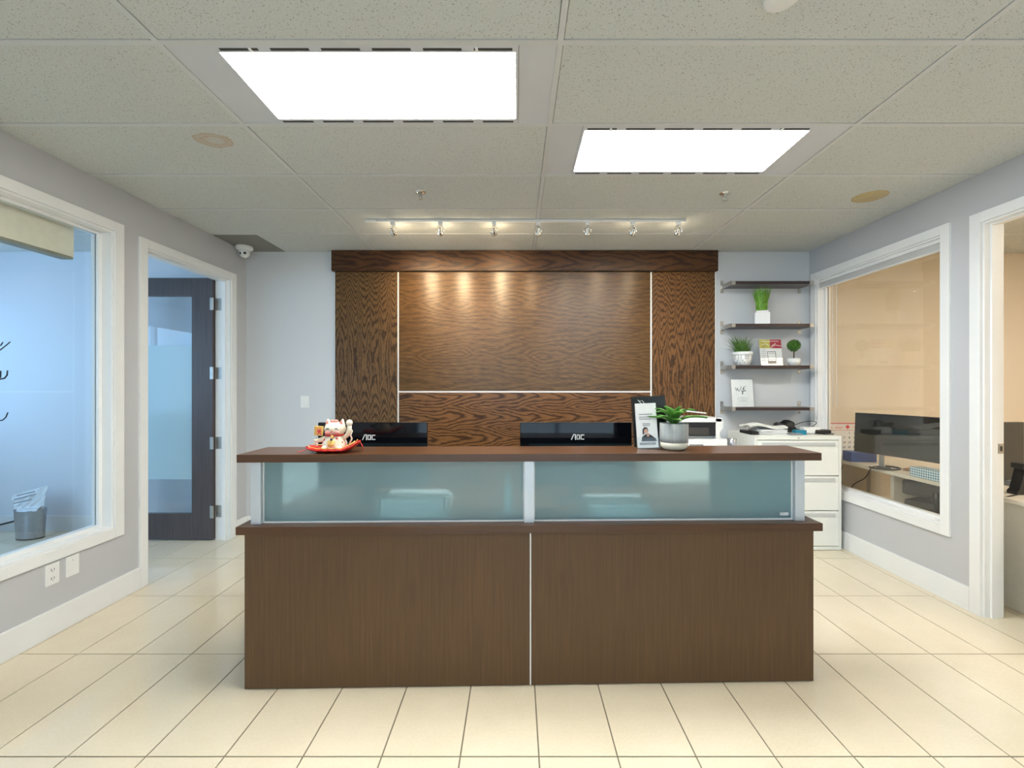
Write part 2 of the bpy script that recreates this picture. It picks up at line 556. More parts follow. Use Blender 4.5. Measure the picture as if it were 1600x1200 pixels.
M['light_office'] = emit('diffuser_office', E_OFFICE, E_OFFICE[3])
M['light_fill'] = emit('diffuser_fill', E_FILL, E_FILL[3])
M['bulb_on'] = emit('halogen_bulb', (1.0, 0.74, 0.42), BULB)
M['bulb_dim'] = emit('halogen_bulb_low', (1.0, 0.82, 0.60), BULB * 0.35)
M['bulb_off'] = emit('halogen_bulb_faint', (1.0, 0.85, 0.65), 6.0)


def frosted(name, tint, rough, trans=0.75, dif=(0.5, 0.6, 0.6)):
    n = N(name)
    g = n.n('ShaderNodeBsdfRefraction'); g.inputs['Roughness'].default_value = rough; g.inputs['IOR'].default_value = 1.12
    g.inputs[0].default_value = (*tint, 1)
    d = n.n('ShaderNodeBsdfTranslucent'); d.inputs[0].default_value = (*dif, 1)
    d2 = n.n('ShaderNodeBsdfDiffuse'); d2.inputs[0].default_value = (*dif, 1)
    gl = n.n('ShaderNodeBsdfGlossy'); gl.inputs['Roughness'].default_value = 0.12
    m0 = n.n('ShaderNodeMixShader'); m0.inputs[0].default_value = 0.5
    n.L(d.outputs[0], m0.inputs[1]); n.L(d2.outputs[0], m0.inputs[2])
    m1 = n.n('ShaderNodeMixShader'); m1.inputs[0].default_value = trans
    n.L(m0.outputs[0], m1.inputs[1]); n.L(g.outputs[0], m1.inputs[2])
    m2 = n.n('ShaderNodeMixShader')
    n.L(n.schlick(), m2.inputs[0]); n.L(m1.outputs[0], m2.inputs[1]); n.L(gl.outputs[0], m2.inputs[2])
    n.L(m2.outputs[0], n.t.nodes['Material Output'].inputs[0])
    return n.m


M['frost_desk'] = frosted('frosted_glass_green', (0.88, 1.0, 1.0), 0.38, 0.64, (0.62, 0.86, 0.93))
M['frost_film'] = frosted('frosted_film', (0.85, 0.97, 1.0), 0.5, 0.25, (0.78, 0.95, 1.0))

# ---------------------------------------------------------------- the setting
XL, XR, YB, YF, ZC = -2.62, 2.836, 4.125, -4.4, 2.706
XLo, XRo = -2.75, 2.95         # far faces of the side walls
LW = (0.30, 2.765)             # left window, along y
LD = (3.01, 3.90)              # left door
RW = (2.836, 4.02)             # right window
RD = (1.60, 2.59)              # right door
ZS, ZT = 0.48, 2.41            # window sill and head
ZDL, ZDR = 2.38, 2.40


def wall_openings(name, m, x0, x1, y0, y1, z1, ops):
    b = MB()
    ys = y0
    for (a, c, za, zb) in sorted(ops):
        b.box(x0, x1, ys, a, 0, z1)
        if za > 0: b.box(x0, x1, a, c, 0, za)
        if zb < z1: b.box(x0, x1, a, c, zb, z1)
        ys = c
    b.box(x0, x1, ys, y1, 0, z1)
    return b.build(name, m, kind='structure')


wall_openings('wall_left', M['wall'], XLo, XL, YF, YB, ZC, [(LW[0], LW[1], ZS, ZT), (LD[0], LD[1], 0, ZDL)])
wall_openings('wall_right', M['wall'], XR, XRo, YF, YB + .06, ZC, [(RD[0], RD[1], 0, ZDR), (RW[0], RW[1], ZS, ZT)])
bx('wall_back', M['wall_lit'], None, XL, XR, YB, YB + 0.1, 0, ZC, kind='structure')
bx('wall_back_left', M['office_wall'], None, -5.8, XL, YB, YB + 0.1, 0, ZC, kind='structure')
bx('wall_back_right', M['warm_wall'], None, XRo, 6.0, 4.185, 4.285, 0, ZC, kind='structure')
b = MB()
b.box(-2.75, -2.2, YF - .1, YF, 0, ZC); b.box(2.4, 2.95, YF - .1, YF, 0, ZC)
b.box(-2.2, 2.4, YF - .1, YF, 2.5, ZC); b.box(-2.2, 2.4, YF - .1, YF, 0, 0.1)
b.build('wall_front', M['wall'], kind='structure')
t = thing('window_3', None, None, kind='structure')
b = MB()
for x in (-2.2, -0.7, 0.85, 2.34): b.box(x, x + .06, YF - .08, YF - .02, 0.1, 2.5)
b.box(-2.2, 2.4, YF - .08, YF - .02, 0.1, 0.16); b.box(-2.2, 2.4, YF - .08, YF - .02, 2.44, 2.5)
b.build('window_frame', M['black'], t)
bx('glass_pane', thin_glass('daylight_filter_glass', (0.86, 0.80, 0.74), 1.0), t, -2.16, 2.36, YF - .052, YF - .048, 0.15, 2.45)  # unseen pane, tint added to cut and warm the daylight
wall_openings('wall_office_left', M['office_wall'], -5.8, -5.7, -1.0, YB + .1, ZC, [(-0.45, 3.85, 0.9, 2.4)])
t = thing('window_4', None, None, kind='structure')
b = MB()
for y in (-0.45, 0.98, 2.41, 3.79): b.box(-5.78, -5.72, y, y + .06, 0.9, 2.4)
b.box(-5.78, -5.72, -0.45, 3.85, 0.9, 0.96); b.box(-5.78, -5.72, -0.45, 3.85, 2.34, 2.4)
b.build('window_frame', M['trim'], t)
bx('glass_pane', M['glass'], t, -5.752, -5.748, -0.40, 3.80, 0.95, 2.35)
bx('wall_office_left_front', M['office_wall'], None, -5.8, XLo, -1.1, -1.0, 0, ZC, kind='structure')
bx('wall_office_right', M['warm_wall'], None, 6.0, 6.1, 0.3, 4.28, 0, ZC, kind='structure')
bx('wall_office_right_front', M['warm_wall'], None, XRo, 6.1, 0.2, 0.3, 0, ZC, kind='structure')

# floor: grout bed with every tile in view laid on it
fl = bx('floor', M['grout'], None, -5.8, 6.1, YF - .1, 4.285, -0.12, -0.003, kind='structure')
PX, PY = 0.298, 0.6175
X0, Y0 = 0.085, 1.613
tile_me = {}


def lay_tile(xa, xb, ya, yb):
    if xb - xa < .01 or yb - ya < .01: return
    wx, wy = round(xb - xa, 4), round(yb - ya, 4)
    if (wx, wy) not in tile_me:
        o = MB().box(-wx / 2, wx / 2, -wy / 2, wy / 2, -0.006, 0).build('floor_tile', M['tile'], fl)
        tile_me[(wx, wy)] = o.data
    else:
        o = bpy.data.objects.new('floor_tile', tile_me[(wx, wy)])
        C.objects.link(o)
        o.parent = fl
    o.location = ((xa + xb) / 2, (ya + yb) / 2, 0)


g = 0.003
n_tiles, far_tiles = 0, []
for j in range(-1, 5):
    ya, yb = Y0 + j * PY, min(Y0 + (j + 1) * PY, 4.18)
    for i in range(-17, 15):
        xa, xb = X0 + i * PX, X0 + (i + 1) * PX
        if xb < -1.30 * (yb + .2) or xa > 1.30 * (yb + .2) or xb > XRo + .75:
            far_tiles.append((xa + g, xb - g, ya + g, yb - g))
            continue
        lay_tile(xa + g, xb - g, ya + g, yb - g)
        n_tiles += 1
b = MB()       # the rest of the floor, behind the camera and far to the sides
for j in range(-10, -1):
    for i in range(-9, 10):
        b.box(X0 + i * PX + g, X0 + (i + 1) * PX - g, Y0 + j * PY + g, Y0 + (j + 1) * PY - g, -0.006, 0)
for (q0, q1, q2, q3) in far_tiles:
    if q0 > -5.7 and q1 < 6.0: b.box(q0, q1, q2, q3, -0.006, 0)
b.build('floor_tile_field', M['tile'], fl, kind='stuff')
b = MB()
b.box(-5.7, X0 - 17 * PX - g, 0.9, 4.12, -0.006, 0); b.box(-5.7, X0 - 9 * PX - g, -1, 0.99, -0.006, 0)
b.box(X0 + 15 * PX + g, 6.0, 0.99, 4.18, -0.006, 0); b.box(X0 + 10 * PX + g, 6.0, 0.3, 0.99, -0.006, 0)
b.build('floor_margin', M['tile'], fl)

# ceiling: tiles, T-bars
ce = bx('ceiling', M['slot'], None, -5.8, 6.1, YF - .1, 4.285, ZC + 0.012, ZC + 0.06, kind='structure')
CXL = [XL, -1.357, 0.165, 1.690, XR]
CYL = [1.10 + 0.508 * k for k in range(-1, 6)] + [YB]
LIGHTS = {(1, 2), (2, 3)}
tb, tg = 0.0115, 0.0135
for j, (ya, yb) in enumerate(zip(CYL, CYL[1:])):
    for i, (xa, xb) in enumerate(zip(CXL, CXL[1:])):
        if (i, j) in LIGHTS: continue
        if i == 0 and j == 6:
            bx('grey_ceiling_panel', M['vent'], ce, xa, -2.235, ya + tb, yb, ZC - 0.001, ZC + 0.012)['label'] = 'dark grey square panel in the back left corner of the ceiling'
            xa = -2.235
        bx('ceiling_tile', M['ctile'], ce, xa + (tg if i else 0), xb - (tg if i < 3 else 0), ya + tg, yb - (tg if j < 6 else 0), ZC - .0015, ZC + 0.0115, 0.002)
for y in CYL[:-1]:
    bx('grid_bar', M['cgrid'], ce, XL, XR, y - tb, y + tb, ZC - 0.0045, ZC + 0.01)
for x in CXL[1:-1]:
    bx('grid_bar', M['cgrid'], ce, x - tb, x + tb, CYL[0], YB, ZC - 0.005, ZC + 0.01)
b = MB()
b.box(XL, XR, YF, CYL[0] - .01, ZC, ZC + .012)
b.box(-5.7, XLo, -1, YB, ZC, ZC + .012); b.box(XRo, 6, .3, 4.185, ZC, ZC + .012)
b.build('ceiling_field', M['ctile'], ce)
for x0_, x1_, ys in ((-5.7, XLo, (3.136, 3.644)), (XRo, 6.0, (3.136, 3.644))):
    for y in ys: bx('grid_bar', M['cgrid'], ce, x0_, x1_, y - tb, y + tb, ZC - .003, ZC + .01)


# baseboards
def baseboard(name, x0, x1, y0, y1, h=0.148):
    b = MB()
    b.box(x0, x1, y0, y1, 0, h, 0.002)
    return b.build(name, M['trim'], kind='structure')


tk = 0.016
baseboard('baseboard_left', XL, XL + tk, YF, LD[0] - .062)
baseboard('baseboard_left_rear', XL, XL + tk, LD[1] + .062, YB)
baseboard('baseboard_right', XR - tk, XR, RD[1] + .064, YB)
baseboard('baseboard_right_near', XR - tk, XR, YF, RD[0] - .064)
baseboard('baseboard_back', XL + tk, -1.78, YB - tk, YB)
baseboard('baseboard_back_right', 1.93, XR - tk, YB - tk, YB)
baseboard('baseboard_office_left', -5.7, XLo, YB - tk, YB)
baseboard('baseboard_office_right', XRo, 6.0, 4.185 - tk, 4.185)


def casing(b, xf, sgn, y0, y1, z0, z1, wd=0.062, th=0.016, sill=True, floor=False):
    """flat casing round an opening on the wall face xf; sgn points into the main room"""
    xa, xb = sorted((xf, xf + sgn * th))
    zb = 0 if floor else z0 - wd
    b.box(xa, xb, y0 - wd, y0, zb, z1 + wd, 0.002)
    b.box(xa, xb, y1, y1 + wd, zb, z1 + wd, 0.002)
    b.box(xa, xb, y0, y1, z1, z1 + wd, 0.002)
    if not floor: b.box(xa, xb, y0, y1, z0 - wd, z0, 0.002)


def liner(b, x0, x1, y0, y1, z0, z1, t=0.012, floor=False):
    b.box(x0, x1, y0, y0 + t, z0, z1); b.box(x0, x1, y1 - t, y1, z0, z1)
    b.box(x0, x1, y0 + t, y1 - t, z1 - t, z1)
    if not floor: b.box(x0, x1, y0 + t, y1 - t, z0, z0 + t)


def make_window(name, xf, xo, sgn, y0, y1, gm):
    t = thing(name, None, None, kind='structure')
    b = MB(); casing(b, xf, sgn, y0, y1, ZS, ZT); casing(b, xo, -sgn, y0, y1, ZS, ZT); b.build('casing', M['trim'], t)
    b = MB(); xa, xb = sorted((xf, xo)); liner(b, xa, xb, y0, y1, ZS, ZT); b.build('liner', M['trim'], t)
    gx = xf - sgn * 0.085
    b = MB()
    for q in (gx + .014, gx - .014):
        xa, xb = q - .009, q + .009
        b.box(xa, xb, y0 + .012, y0 + .032, ZS + .012, ZT - .012); b.box(xa, xb, y1 - .032, y1 - .012, ZS + .012, ZT - .012)
        b.box(xa, xb, y0 + .03, y1 - .03, ZT - .032, ZT - .012); b.box(xa, xb, y0 + .03, y1 - .03, ZS + .012, ZS + .032)
    b.build('glazing_bead', M['trim'], t)
    bx('glass_pane', gm, t, gx - .003, gx + .003, y0 + .014, y1 - .014, ZS + .014, ZT - .014)
    return t


win1 = make_window('window_1', XL, XLo, 1, LW[0], LW[1], M['glass'])
win2 = make_window('window_2', XR, XRo, -1, RW[0], RW[1], M['glass_dim'])


def door_case(t, xf, xo, sgn, y0, y1, z1):
    b = MB(); casing(b, xf, sgn, y0, y1, 0, z1, floor=True); casing(b, xo, -sgn, y0, y1, 0, z1, floor=True); b.build('casing', M['trim'], t)
    b = MB(); xa, xb = sorted((xf, xo)); liner(b, xa, xb, y0, y1, 0, z1, floor=True); b.build('jamb', M['trim'], t)
    b = MB()
    xm = xf - sgn * 0.05
    liner(b, xm - .017, xm + .017, y0 + .012, y1 - .012, 0, z1 - .012, 0.011, True); b.build('door_stop', M['trim'], t)


d1 = thing('door_1', None, None, kind='structure')
door_case(d1, XL, XLo, 1, LD[0], LD[1], ZDL)
# leaf swung open into the left office, standing square to the wall
yl0, yl1 = 3.86, 3.90
xh = XLo - 0.006
lw = 0.86
zt = 2.385
leaf = MB()
leaf.box(xh - 0.19, xh, yl0, yl1, 0.012, zt, 0.002)
leaf.box(xh - lw, xh - lw + 0.19, yl0, yl1, 0.012, zt, 0.002)
leaf.box(xh - lw + 0.19, xh - 0.19, yl0, yl1, zt - 0.165, zt, 0.001)
leaf.box(xh - lw + 0.19, xh - 0.19, yl0, yl1, 0.012, 0.245, 0.001)
leaf = leaf.build('door_leaf', M['doorwood'], d1)
bx('glass_pane', M['glass'], leaf, xh - lw + 0.185, xh - 0.185, yl0 + .017, yl0 + .023, 0.24, zt - .16)
bx('frosted_film', M['frost_film'], leaf, xh - lw + 0.19, xh - 0.19, yl0 + .0145, yl0 + .0165, 0.555, 1.774)['label'] = 'wide frosted band across the door glass'
for py in (475.5, 583, 692, 799):
    z = H - (py - CY) * 3.88 / F
    b = MB()
    b.box(xh - 0.024, xh + 0.001, yl0 - 0.002, yl0 + 0.001, z - .055, z + .055)
    b.cyl((xh + 0.006, yl0 - 0.006, z - .055), (xh + 0.006, yl0 - 0.006, z + .055), 0.007, 10)
    b.box(xh + 0.012, xh + 0.062, LD[1] - .0145, LD[1] - .011, z - .055, z + .055)
    b.build('hinge', M['steel'], leaf)
bx('lock_pin', M['steel'], leaf, xh - 0.012, xh - 0.004, yl0 - .004, yl0, 0.865, 0.885)
d2 = thing('door_2', None, None, kind='structure')
door_case(d2, XR, XRo, -1, RD[0], RD[1], ZDR)
b = MB(); b.box(XRo - .034, XRo - .002, RD[1] - .016, RD[1] - .0118, 0.995, 1.055, .001); b.build('strike_plate', M['steel'], d2)
b = MB(); b.box(XRo - .024, XRo - .012, RD[1] - .0175, RD[1] - .015, 1.01, 1.04); b.build('strike_hole', M['slot'], d2)

# ---------------------------------------------------------------- oak feature wall
fw = thing('feature_wall', 'tall dark oak panelled feature behind the reception desk', 'wall panelling', (0, 4.0, 0))
yb_ = YB - 4.0


def pan(name, m, x0, x1, z0, z1, y0=0.100, bev=.0015):
    return bx(name, m, fw, x0, x1, y0, yb_ - .012, z0, z1, bev)


pan('side_panel', M['vstrip'], -1.748, -1.148, 0.0, 2.505)
pan('side_panel', M['vstrip2'], 1.306, 1.912, 0.0, 2.505)
pan('upper_panel', M['hpanel'], -1.133, 1.290, 1.357, 2.505)
pan('lower_panel', M['hlow'], -1.133, 1.290, 0.0, 1.341)
bx('white_reveal', M['white_strip'], fw, -1.147, -1.134, .104, yb_ - .012, 0, 2.505)
bx('white_reveal', M['white_strip'], fw, 1.291, 1.305, .104, yb_ - .012, 0, 2.505)
bx('white_reveal', M['white_strip'], fw, -1.134, 1.291, .104, yb_ - .012, 1.342, 1.356)
bx('white_edge', M['white_strip'], fw, 1.912, 1.928, .112, yb_ - .012, 0, 2.505)
bx('backing_board', M['white_strip'], fw, -1.756, 1.928, yb_ - .012, yb_ - .0005, 0.15, 2.70)
bx('fascia', M['fascia'], fw, -1.768, 1.926, 0.062, yb_ - .012, 2.505, 2.700, .002)

# ---------------------------------------------------------------- reception desk
th = math.atan2(2.022 - 1.967, 1.411 + 1.257)
DX, DY = -1.257, 1.967
desk = thing('reception_desk', 'long dark brown two-tier reception desk with frosted glass front', 'desk', (DX, DY, 0), th)
DL = 2.669


def onto(x, y, z):
    """desk frame to room"""
    return Vector((DX + x * math.cos(th) - y * math.sin(th), DY + x * math.sin(th) + y * math.cos(th), z))


def todesk(px, d):
    X = (px - CX) * d / F - DX; Y = d - DY
    return X * math.cos(th) + Y * math.sin(th), -X * math.sin(th) + Y * math.cos(th)


bx('front_panel', M['desk'], desk, 0, 1.3195, 0, .02, 0.004, .725, .001)
bx('front_panel', M['desk'], desk, 1.3265, DL, 0, .02, 0.004, .725, .001)
bx('joint_strip', M['white_strip'], desk, 1.3200, 1.3260, -.0015, .018, 0.004, .725)
for x in (0, DL - .02): bx('side_panel', M['desk'], desk, x, x + .02, .0205, .82, 0.004, .725, .001)
bx('centre_support', M['desk'], desk, 1.313, 1.333, .0205, .78, 0.004, .725, .001)
bx('ledge', M['desktop'], desk, -.021, DL + .021, -.032, .26, .7255, .762, .0015)
bx('work_surface', M['desktop'], desk, 0.0, DL, .2605, .85, .7255, .760, .0015)
bx('countertop', M['desktop'], desk, -.023, DL + .023, -.022, .232, 1.054, 1.090, .0015)
for x in (.026, 1.294, 2.583):
    bx('post', M['alu'], desk, x, x + .046, 0.003, .20, .7625, 1.0535, .002)
for x0_, x1_ in ((.075, 1.290), (1.345, 2.579)):
    gp = bx('glass_panel', M['frost_desk'], desk, x0_, x1_, .028, .036, .770, 1.046)
    b = MB()
    b.box(x0_ - .002, x1_ + .002, .024, .040, .7625, .7700); b.box(x0_ - .002, x1_ + .002, .024, .040, 1.046, 1.0535)
    b.box(x0_ - .004, x0_, .024, .040, .7625, 1.0535); b.box(x1_, x1_ + .004, .024, .040, .7625, 1.0535)
    b.build('glass_channel', M['white_strip'], gp)
bx('small_label', M['logo'], desk, 2.525, 2.566, .0265, .0279, .782, .797)['label'] = 'small pale sticker in the lower corner of the right pane'

# ---------------------------------------------------------------- lights in the ceiling
def troffer(label, x0, x1, y0, y1, lx0, lx1, m, simple=False):
    t = thing('ceiling_light', label, 'ceiling light', ((x0 + x1) / 2, (y0 + y1) / 2, ZC - (.012 if simple else 0)), 0, 'recessed fluorescent ceiling lights')
    cx, cy = (x0 + x1) / 2, (y0 + y1) / 2
    a, b_, c, d = lx0 - cx, lx1 - cx, y0 - cy, y1 - cy
    bx('end_plate', M['cplate'], t, x0 - cx + tb, a - .002, c + tb, d - tb, 0.0, .01, .001)
    bx('end_plate', M['cplate'], t, b_ + .002, x1 - cx - tb, c + tb, d - tb, 0.0, .01, .001)
    f = MB()
    f.box(a, b_, c + tb, c + .048, -.004, .008, .001); f.box(a, b_, d - .048, d - tb, -.004, .008, .001)
    f.box(a, a + .012, c + .048, d - .048, -.004, .008); f.box(b_ - .012, b_, c + .048, d - .048, -.004, .008)
    f.build('frame', M['cplate'], t)
    bx('diffuser', m, t, a + .012, b_ - .012, c + .048, d - .048, .001, .006)
    if simple: return t
    L = (b_ - a) / 6
    for yy in (c + .026, d - .034):
        for k in range(6):
            s = MB()
            s.box(a + L * k + L * .12, a + L * (k + 1) - L * .12, yy, yy + .012, -.0052, -.003, .0008)
            s.build('air_slot', M['slot'], t)
    for k in (0.7, 5.15):
        MB().box(a + L * k, a + L * k + .01, c + .022, c + .046, -.008, -.0035, .001).build('latch', M['white_plastic'], t)
    return t


troffer('bright warm white ceiling light panel, the larger and nearer one', CXL[1], CXL[2], CYL[2], CYL[3], -1.168, 0.008, M['light_warm'])
troffer('cool white ceiling light panel, farther back nearer the shelves', CXL[2], CXL[3], CYL[3], CYL[4], 0.335, 1.502, M['light_cool'])
for (x, y, nm) in ((-1.357, -1.0, 'just behind the viewer on the left'), (0.165, -1.0, 'just behind the viewer on the right'), (-1.357, -3.0, 'by the entrance glass on the left'), (0.165, -3.0, 'by the entrance glass on the right')):  # four unseen panels added behind the camera to light the room
    o = troffer('added unseen fill light panel ' + nm, x, x + 1.525, y, y + .508, x + .17, x + 1.35, M['light_fill'], True)
    o['group'] = 'added fill lights behind the viewer'
for y, nm in ((2.1, 'rear'), (0.7, 'front')):  # both out of view; the front one is added to brighten the office
    o = troffer('unseen warm ceiling light panel in the ' + nm + ' part of the right office', 3.6, 5.1, y, y + .5, 3.77, 4.93, M['light_office'], True); o['group'] = 'office ceiling lights'

# track with seven heads
TY = 3.33
tr = thing('track_light_rail', 'long white track rail below the ceiling in front of the oak panelling', 'track rail', (0.1, TY, ZC))
bx('rail', M['white_plastic'], tr, -1.19, 1.22, -.015, .015, -.020, -.0035, .002)
bx('feed_box', M['white_plastic'], tr, -1.285, -1.195, -.018, .018, -.018, -.0035, .003)
heads = [614, 688, 772, 841, 918, 989, 1060]
names_h = ['leftmost spot head on the track, lit', 'second spot head from the left on the track, lit', 'third spot head from the left on the track, lit',
           'middle spot head on the track, turned down', 'third spot head from the right on the track, dim', 'second spot head from the right on the track', 'rightmost spot head on the track']
power = [1.0, 1.15, 1.0, .30, .15, .18, .22]
aimz = [25, 30, 22, 40, 40, 30, 30]
for k, px in enumerate(heads):
    x = (px - CX) * TY / F
    h = thing('spot_head', 'small chrome ' + names_h[k], 'spotlight', (x, TY, ZC - .020), R((-6, 4, -3, 10, -8, 5, -4)[k]), 'chrome spot heads on the track')
    MB().box(-.016, .016, -.014, .014, -.024, 0, .003).build('mount', M['white_plastic'], h)
    b = MB()
    b.tube([(0, 0, -.022), (-.018, 0, -.034), (-.026, 0, -.050), (-.026, 0, -.075), (-.020, .004, -.085)], .0028, 8)
    b.tube([(0, 0, -.022), (.018, 0, -.034), (.026, 0, -.050), (.026, 0, -.075), (.020, .004, -.085)], .0028, 8)
    b.cyl((0, 0, -.05), (0, 0, -.02), .006, 12)
    b.build('gimbal_arm', M['chrome'], h)
    Mt = Matrix.Translation((0, 0, -.072)) @ Matrix.Rotation(R(-(90 + aimz[k])), 4, 'X')   # local +z = beam
    b = MB()
    b.lathe([(0.006, -.030), (.010, -.026), (.010, -.012), (.014, -.006), (.024, .016), (.0265, .024), (.024, .024), (.021, .014), (.010, -.004), (0, -.006)], M=Mt @ Matrix.Rotation(PI, 4, 'X') @ Matrix.Scale(-1, 4, (0, 0, 1)) if False else Mt, seg=24)
    b.build('lamp_cup', M['chrome'], h)
    b = MB(); b.lathe([(0, .016), (.018, .016), (.019, .019), (.016, .021), (0, .022)], M=Mt, seg=20); b.build('bulb', M['bulb_on'] if k < 3 else M['bulb_dim'] if k == 3 else M['bulb_off'], h)
    l = bpy.data.lights.new('spot_beam', 'SPOT')
    l.energy = SPOT_W * power[k]; l.color = (1.0, .74, .44); l.spot_size = R(75); l.spot_blend = .9; l.shadow_soft_size = .02
    lo = bpy.data.objects.new('spot_beam', l); C.objects.link(lo); lo.parent = h
    lo.matrix_local = Mt @ Matrix.Translation((0, 0, .03)) @ Matrix.Rotation(PI, 4, 'X')
    gl_ = bpy.data.lights.new('bulb_spill', 'POINT')      # light leaking back through the dichroic cup
    gl_.energy = (.8, .9, .7, .12, .12, .4, .5)[k]; gl_.color = (1.0, .84, .58); gl_.shadow_soft_size = .03
    go = bpy.data.objects.new('bulb_spill', gl_); C.objects.link(go); go.parent = h; go.location = (0, .045, -.095)

# sprinklers, stain plate, detector, dome camera
for px, py, side in ((657, 301, 'on the left, ahead of the oak panelling'), (1133, 303, 'on the right, below the cool ceiling light')):
    d = 1.295 * F / (CY - py)
    s = thing('sprinkler', 'small metal fire sprinkler in the ceiling ' + side, 'sprinkler', ((px - CX) * d / F, d, ZC), 0, 'ceiling sprinklers')
    MB().lathe([(0.0, -.010), (.012, -.010), (.016, -.007), (.034, -.004), (.037, 0), (0, 0)], seg=28).build('escutcheon', M['chrome'], s)
    b = MB(); b.cyl((0, 0, -.028), (0, 0, -.009), .008, 12)
    b.tube([(-.007, 0, -.026), (-.013, 0, -.036), (-.004, 0, -.047)], .002); b.tube([(.007, 0, -.026), (.013, 0, -.036), (.004, 0, -.047)], .002)
    b.build('nozzle', M['steel'], s)
    b = MB(); b.lathe([(0, -.052), (.016, -.052), (.017, -.050), (.004, -.046), (0, -.046)], seg=16); b.build('deflector', M['steel'], s)
b = MB(); b.lathe([(0, -.005), (.098, -.005), (.105, -.0025), (.105, 0), (0, 0)], seg=40, sy=.92)
b.box(-.002, .002, -.05, .05, -.0055, -.004)
o = b.build('round_cover_plate', M['stain'], loc=(2.425, 2.92, ZC)); setp(o, 'yellowed round cover plate on the ceiling near the right wall', 'cover plate')
b = MB(); b.lathe([(0, -.022), (.045, -.020), (.056, -.012), (.058, 0), (0, 0)], seg=32)
o = b.build('smoke_detector', M['white_plastic'], loc=(.885, 1.415, ZC)); setp(o, 'round white detector cut off by the top edge of the picture', 'smoke detector')
sc_ = thing('dome_camera', 'white dome security camera in the back left ceiling corner', 'security camera', (-2.535, 3.965, ZC - .001))
MB().lathe([(0, 0), (.068, 0), (.072, -.01), (.070, -.026), (.056, -.036), (0, -.036)], seg=32).build('mounting_ring', M['white_plastic'], sc_)
eye = MB().ball((0, 0, -.060), .046, seg=28).build('camera_ball', M['white_plastic'], sc_)
b = MB()
for sx in (-.020, .014):
    dirv = Vector((.35 + sx * 4, -1, -.35)).normalized()
    c = Vector((sx * .9, 0, -.060)) + dirv * .036
    b.cyl(c, c + dirv * .0105, .0115, 16)
b.build('lens', M['black_gloss'], eye)

# switch and outlets
sw = thing('light_switch', 'white rocker light switch on the back wall left of the oak panelling', 'light switch', (-2.05, YB, 1.25))
bx('cover_plate', M['white_plastic'], sw, -.040, .040, -.006, 0, -.058, .058, .002)
bx('rocker', M['white_plastic'], sw, -.017, .017, -.0095, -.006, -.034, .034, .0015)
for k, (y, z, nm) in enumerate(((2.398, .345, 'power outlet'), (2.508, .349, 'blank cover plate'))):
    o = thing('power_outlet' if k == 0 else 'wall_plate', ('white two-socket power outlet low on the left wall' if k == 0 else 'blank white cover plate beside the power outlet on the left wall'), nm, (XL, y, z))
    bx('cover_plate', M['white_plastic'], o, 0, .006, -.037, .037, -.060, .060, .002)
    if k == 0:
        for dz in (-.024, .024):
            s = MB().box(.006, .0075, -.017, .017, dz - .015, dz + .015, .001).build('socket', M['white_plastic'], o)
            b = MB(); b.box(.0075, .0079, -.009, -.006, dz - .006, dz + .008); b.box(.0075, .0079, .006, .009, dz - .005, dz + .007); b.box(.0075, .0079, -.002, .002, dz - .012, dz - .008)
            b.build('slots', M['slot'], s)
    else:
        MB().cyl((.006, 0, .03), (.0072, 0, .03), .003, 10).build('screw', M['steel'], o)

# ---------------------------------------------------------------- shelves on the back wall
SX0, SX1, SYF = 1.985, 2.742, 3.925
shelf_tops = [2.373, 1.980, 1.594, 1.206]
place = ['topmost of the four, empty', 'second from the top, holding the square planter', 'third from the top, holding three items', 'lowest of the four, holding the wifi sign']
M['shelf'] = dark_laminate('shelf_black_brown', (0.045, 0.028, 0.026), 0.3, horiz=True)
for z, nm in zip(shelf_tops, place):
    s = thing('wall_shelf', 'dark brown wall shelf, ' + nm, 'shelf', (SX0, YB, z), 0, 'dark shelves by the oak panelling')
    L = SX1 - SX0
    bx('board', M['shelf'], s, .012, L - .012, -(YB - SYF) + .003, -.004, -.027, 0, .001)
    for xx in (0, L - .14):
        br = MB()
        if xx == 0:
            br.box(-.002, .0115, -(YB - SYF) + .02, -.004, -.032, .004, .001)
        else:
            br.box(L - .0115, L + .002, -(YB - SYF) + .02, -.004, -.032, .004, .001)
        xp = -.012 if xx == 0 else L - .020
        br.box(xp, xp + .032, -.004, 0, -.072, .052, .001)
        o = br.build('bracket', M['steel'], s)
        xc = 0 if xx == 0 else L - .034
        bx('end_cap', M['steel'], o, xc - .001, xc + .035, -(YB - SYF) - .002, -(YB - SYF) + .022, -.033, .004, .002)
        for zz in (.036, -.056):
            MB().cyl((xp + .016, -.007, zz), (xp + .016, -.004, zz), .006, 12).build('screw', M['chrome'], o)


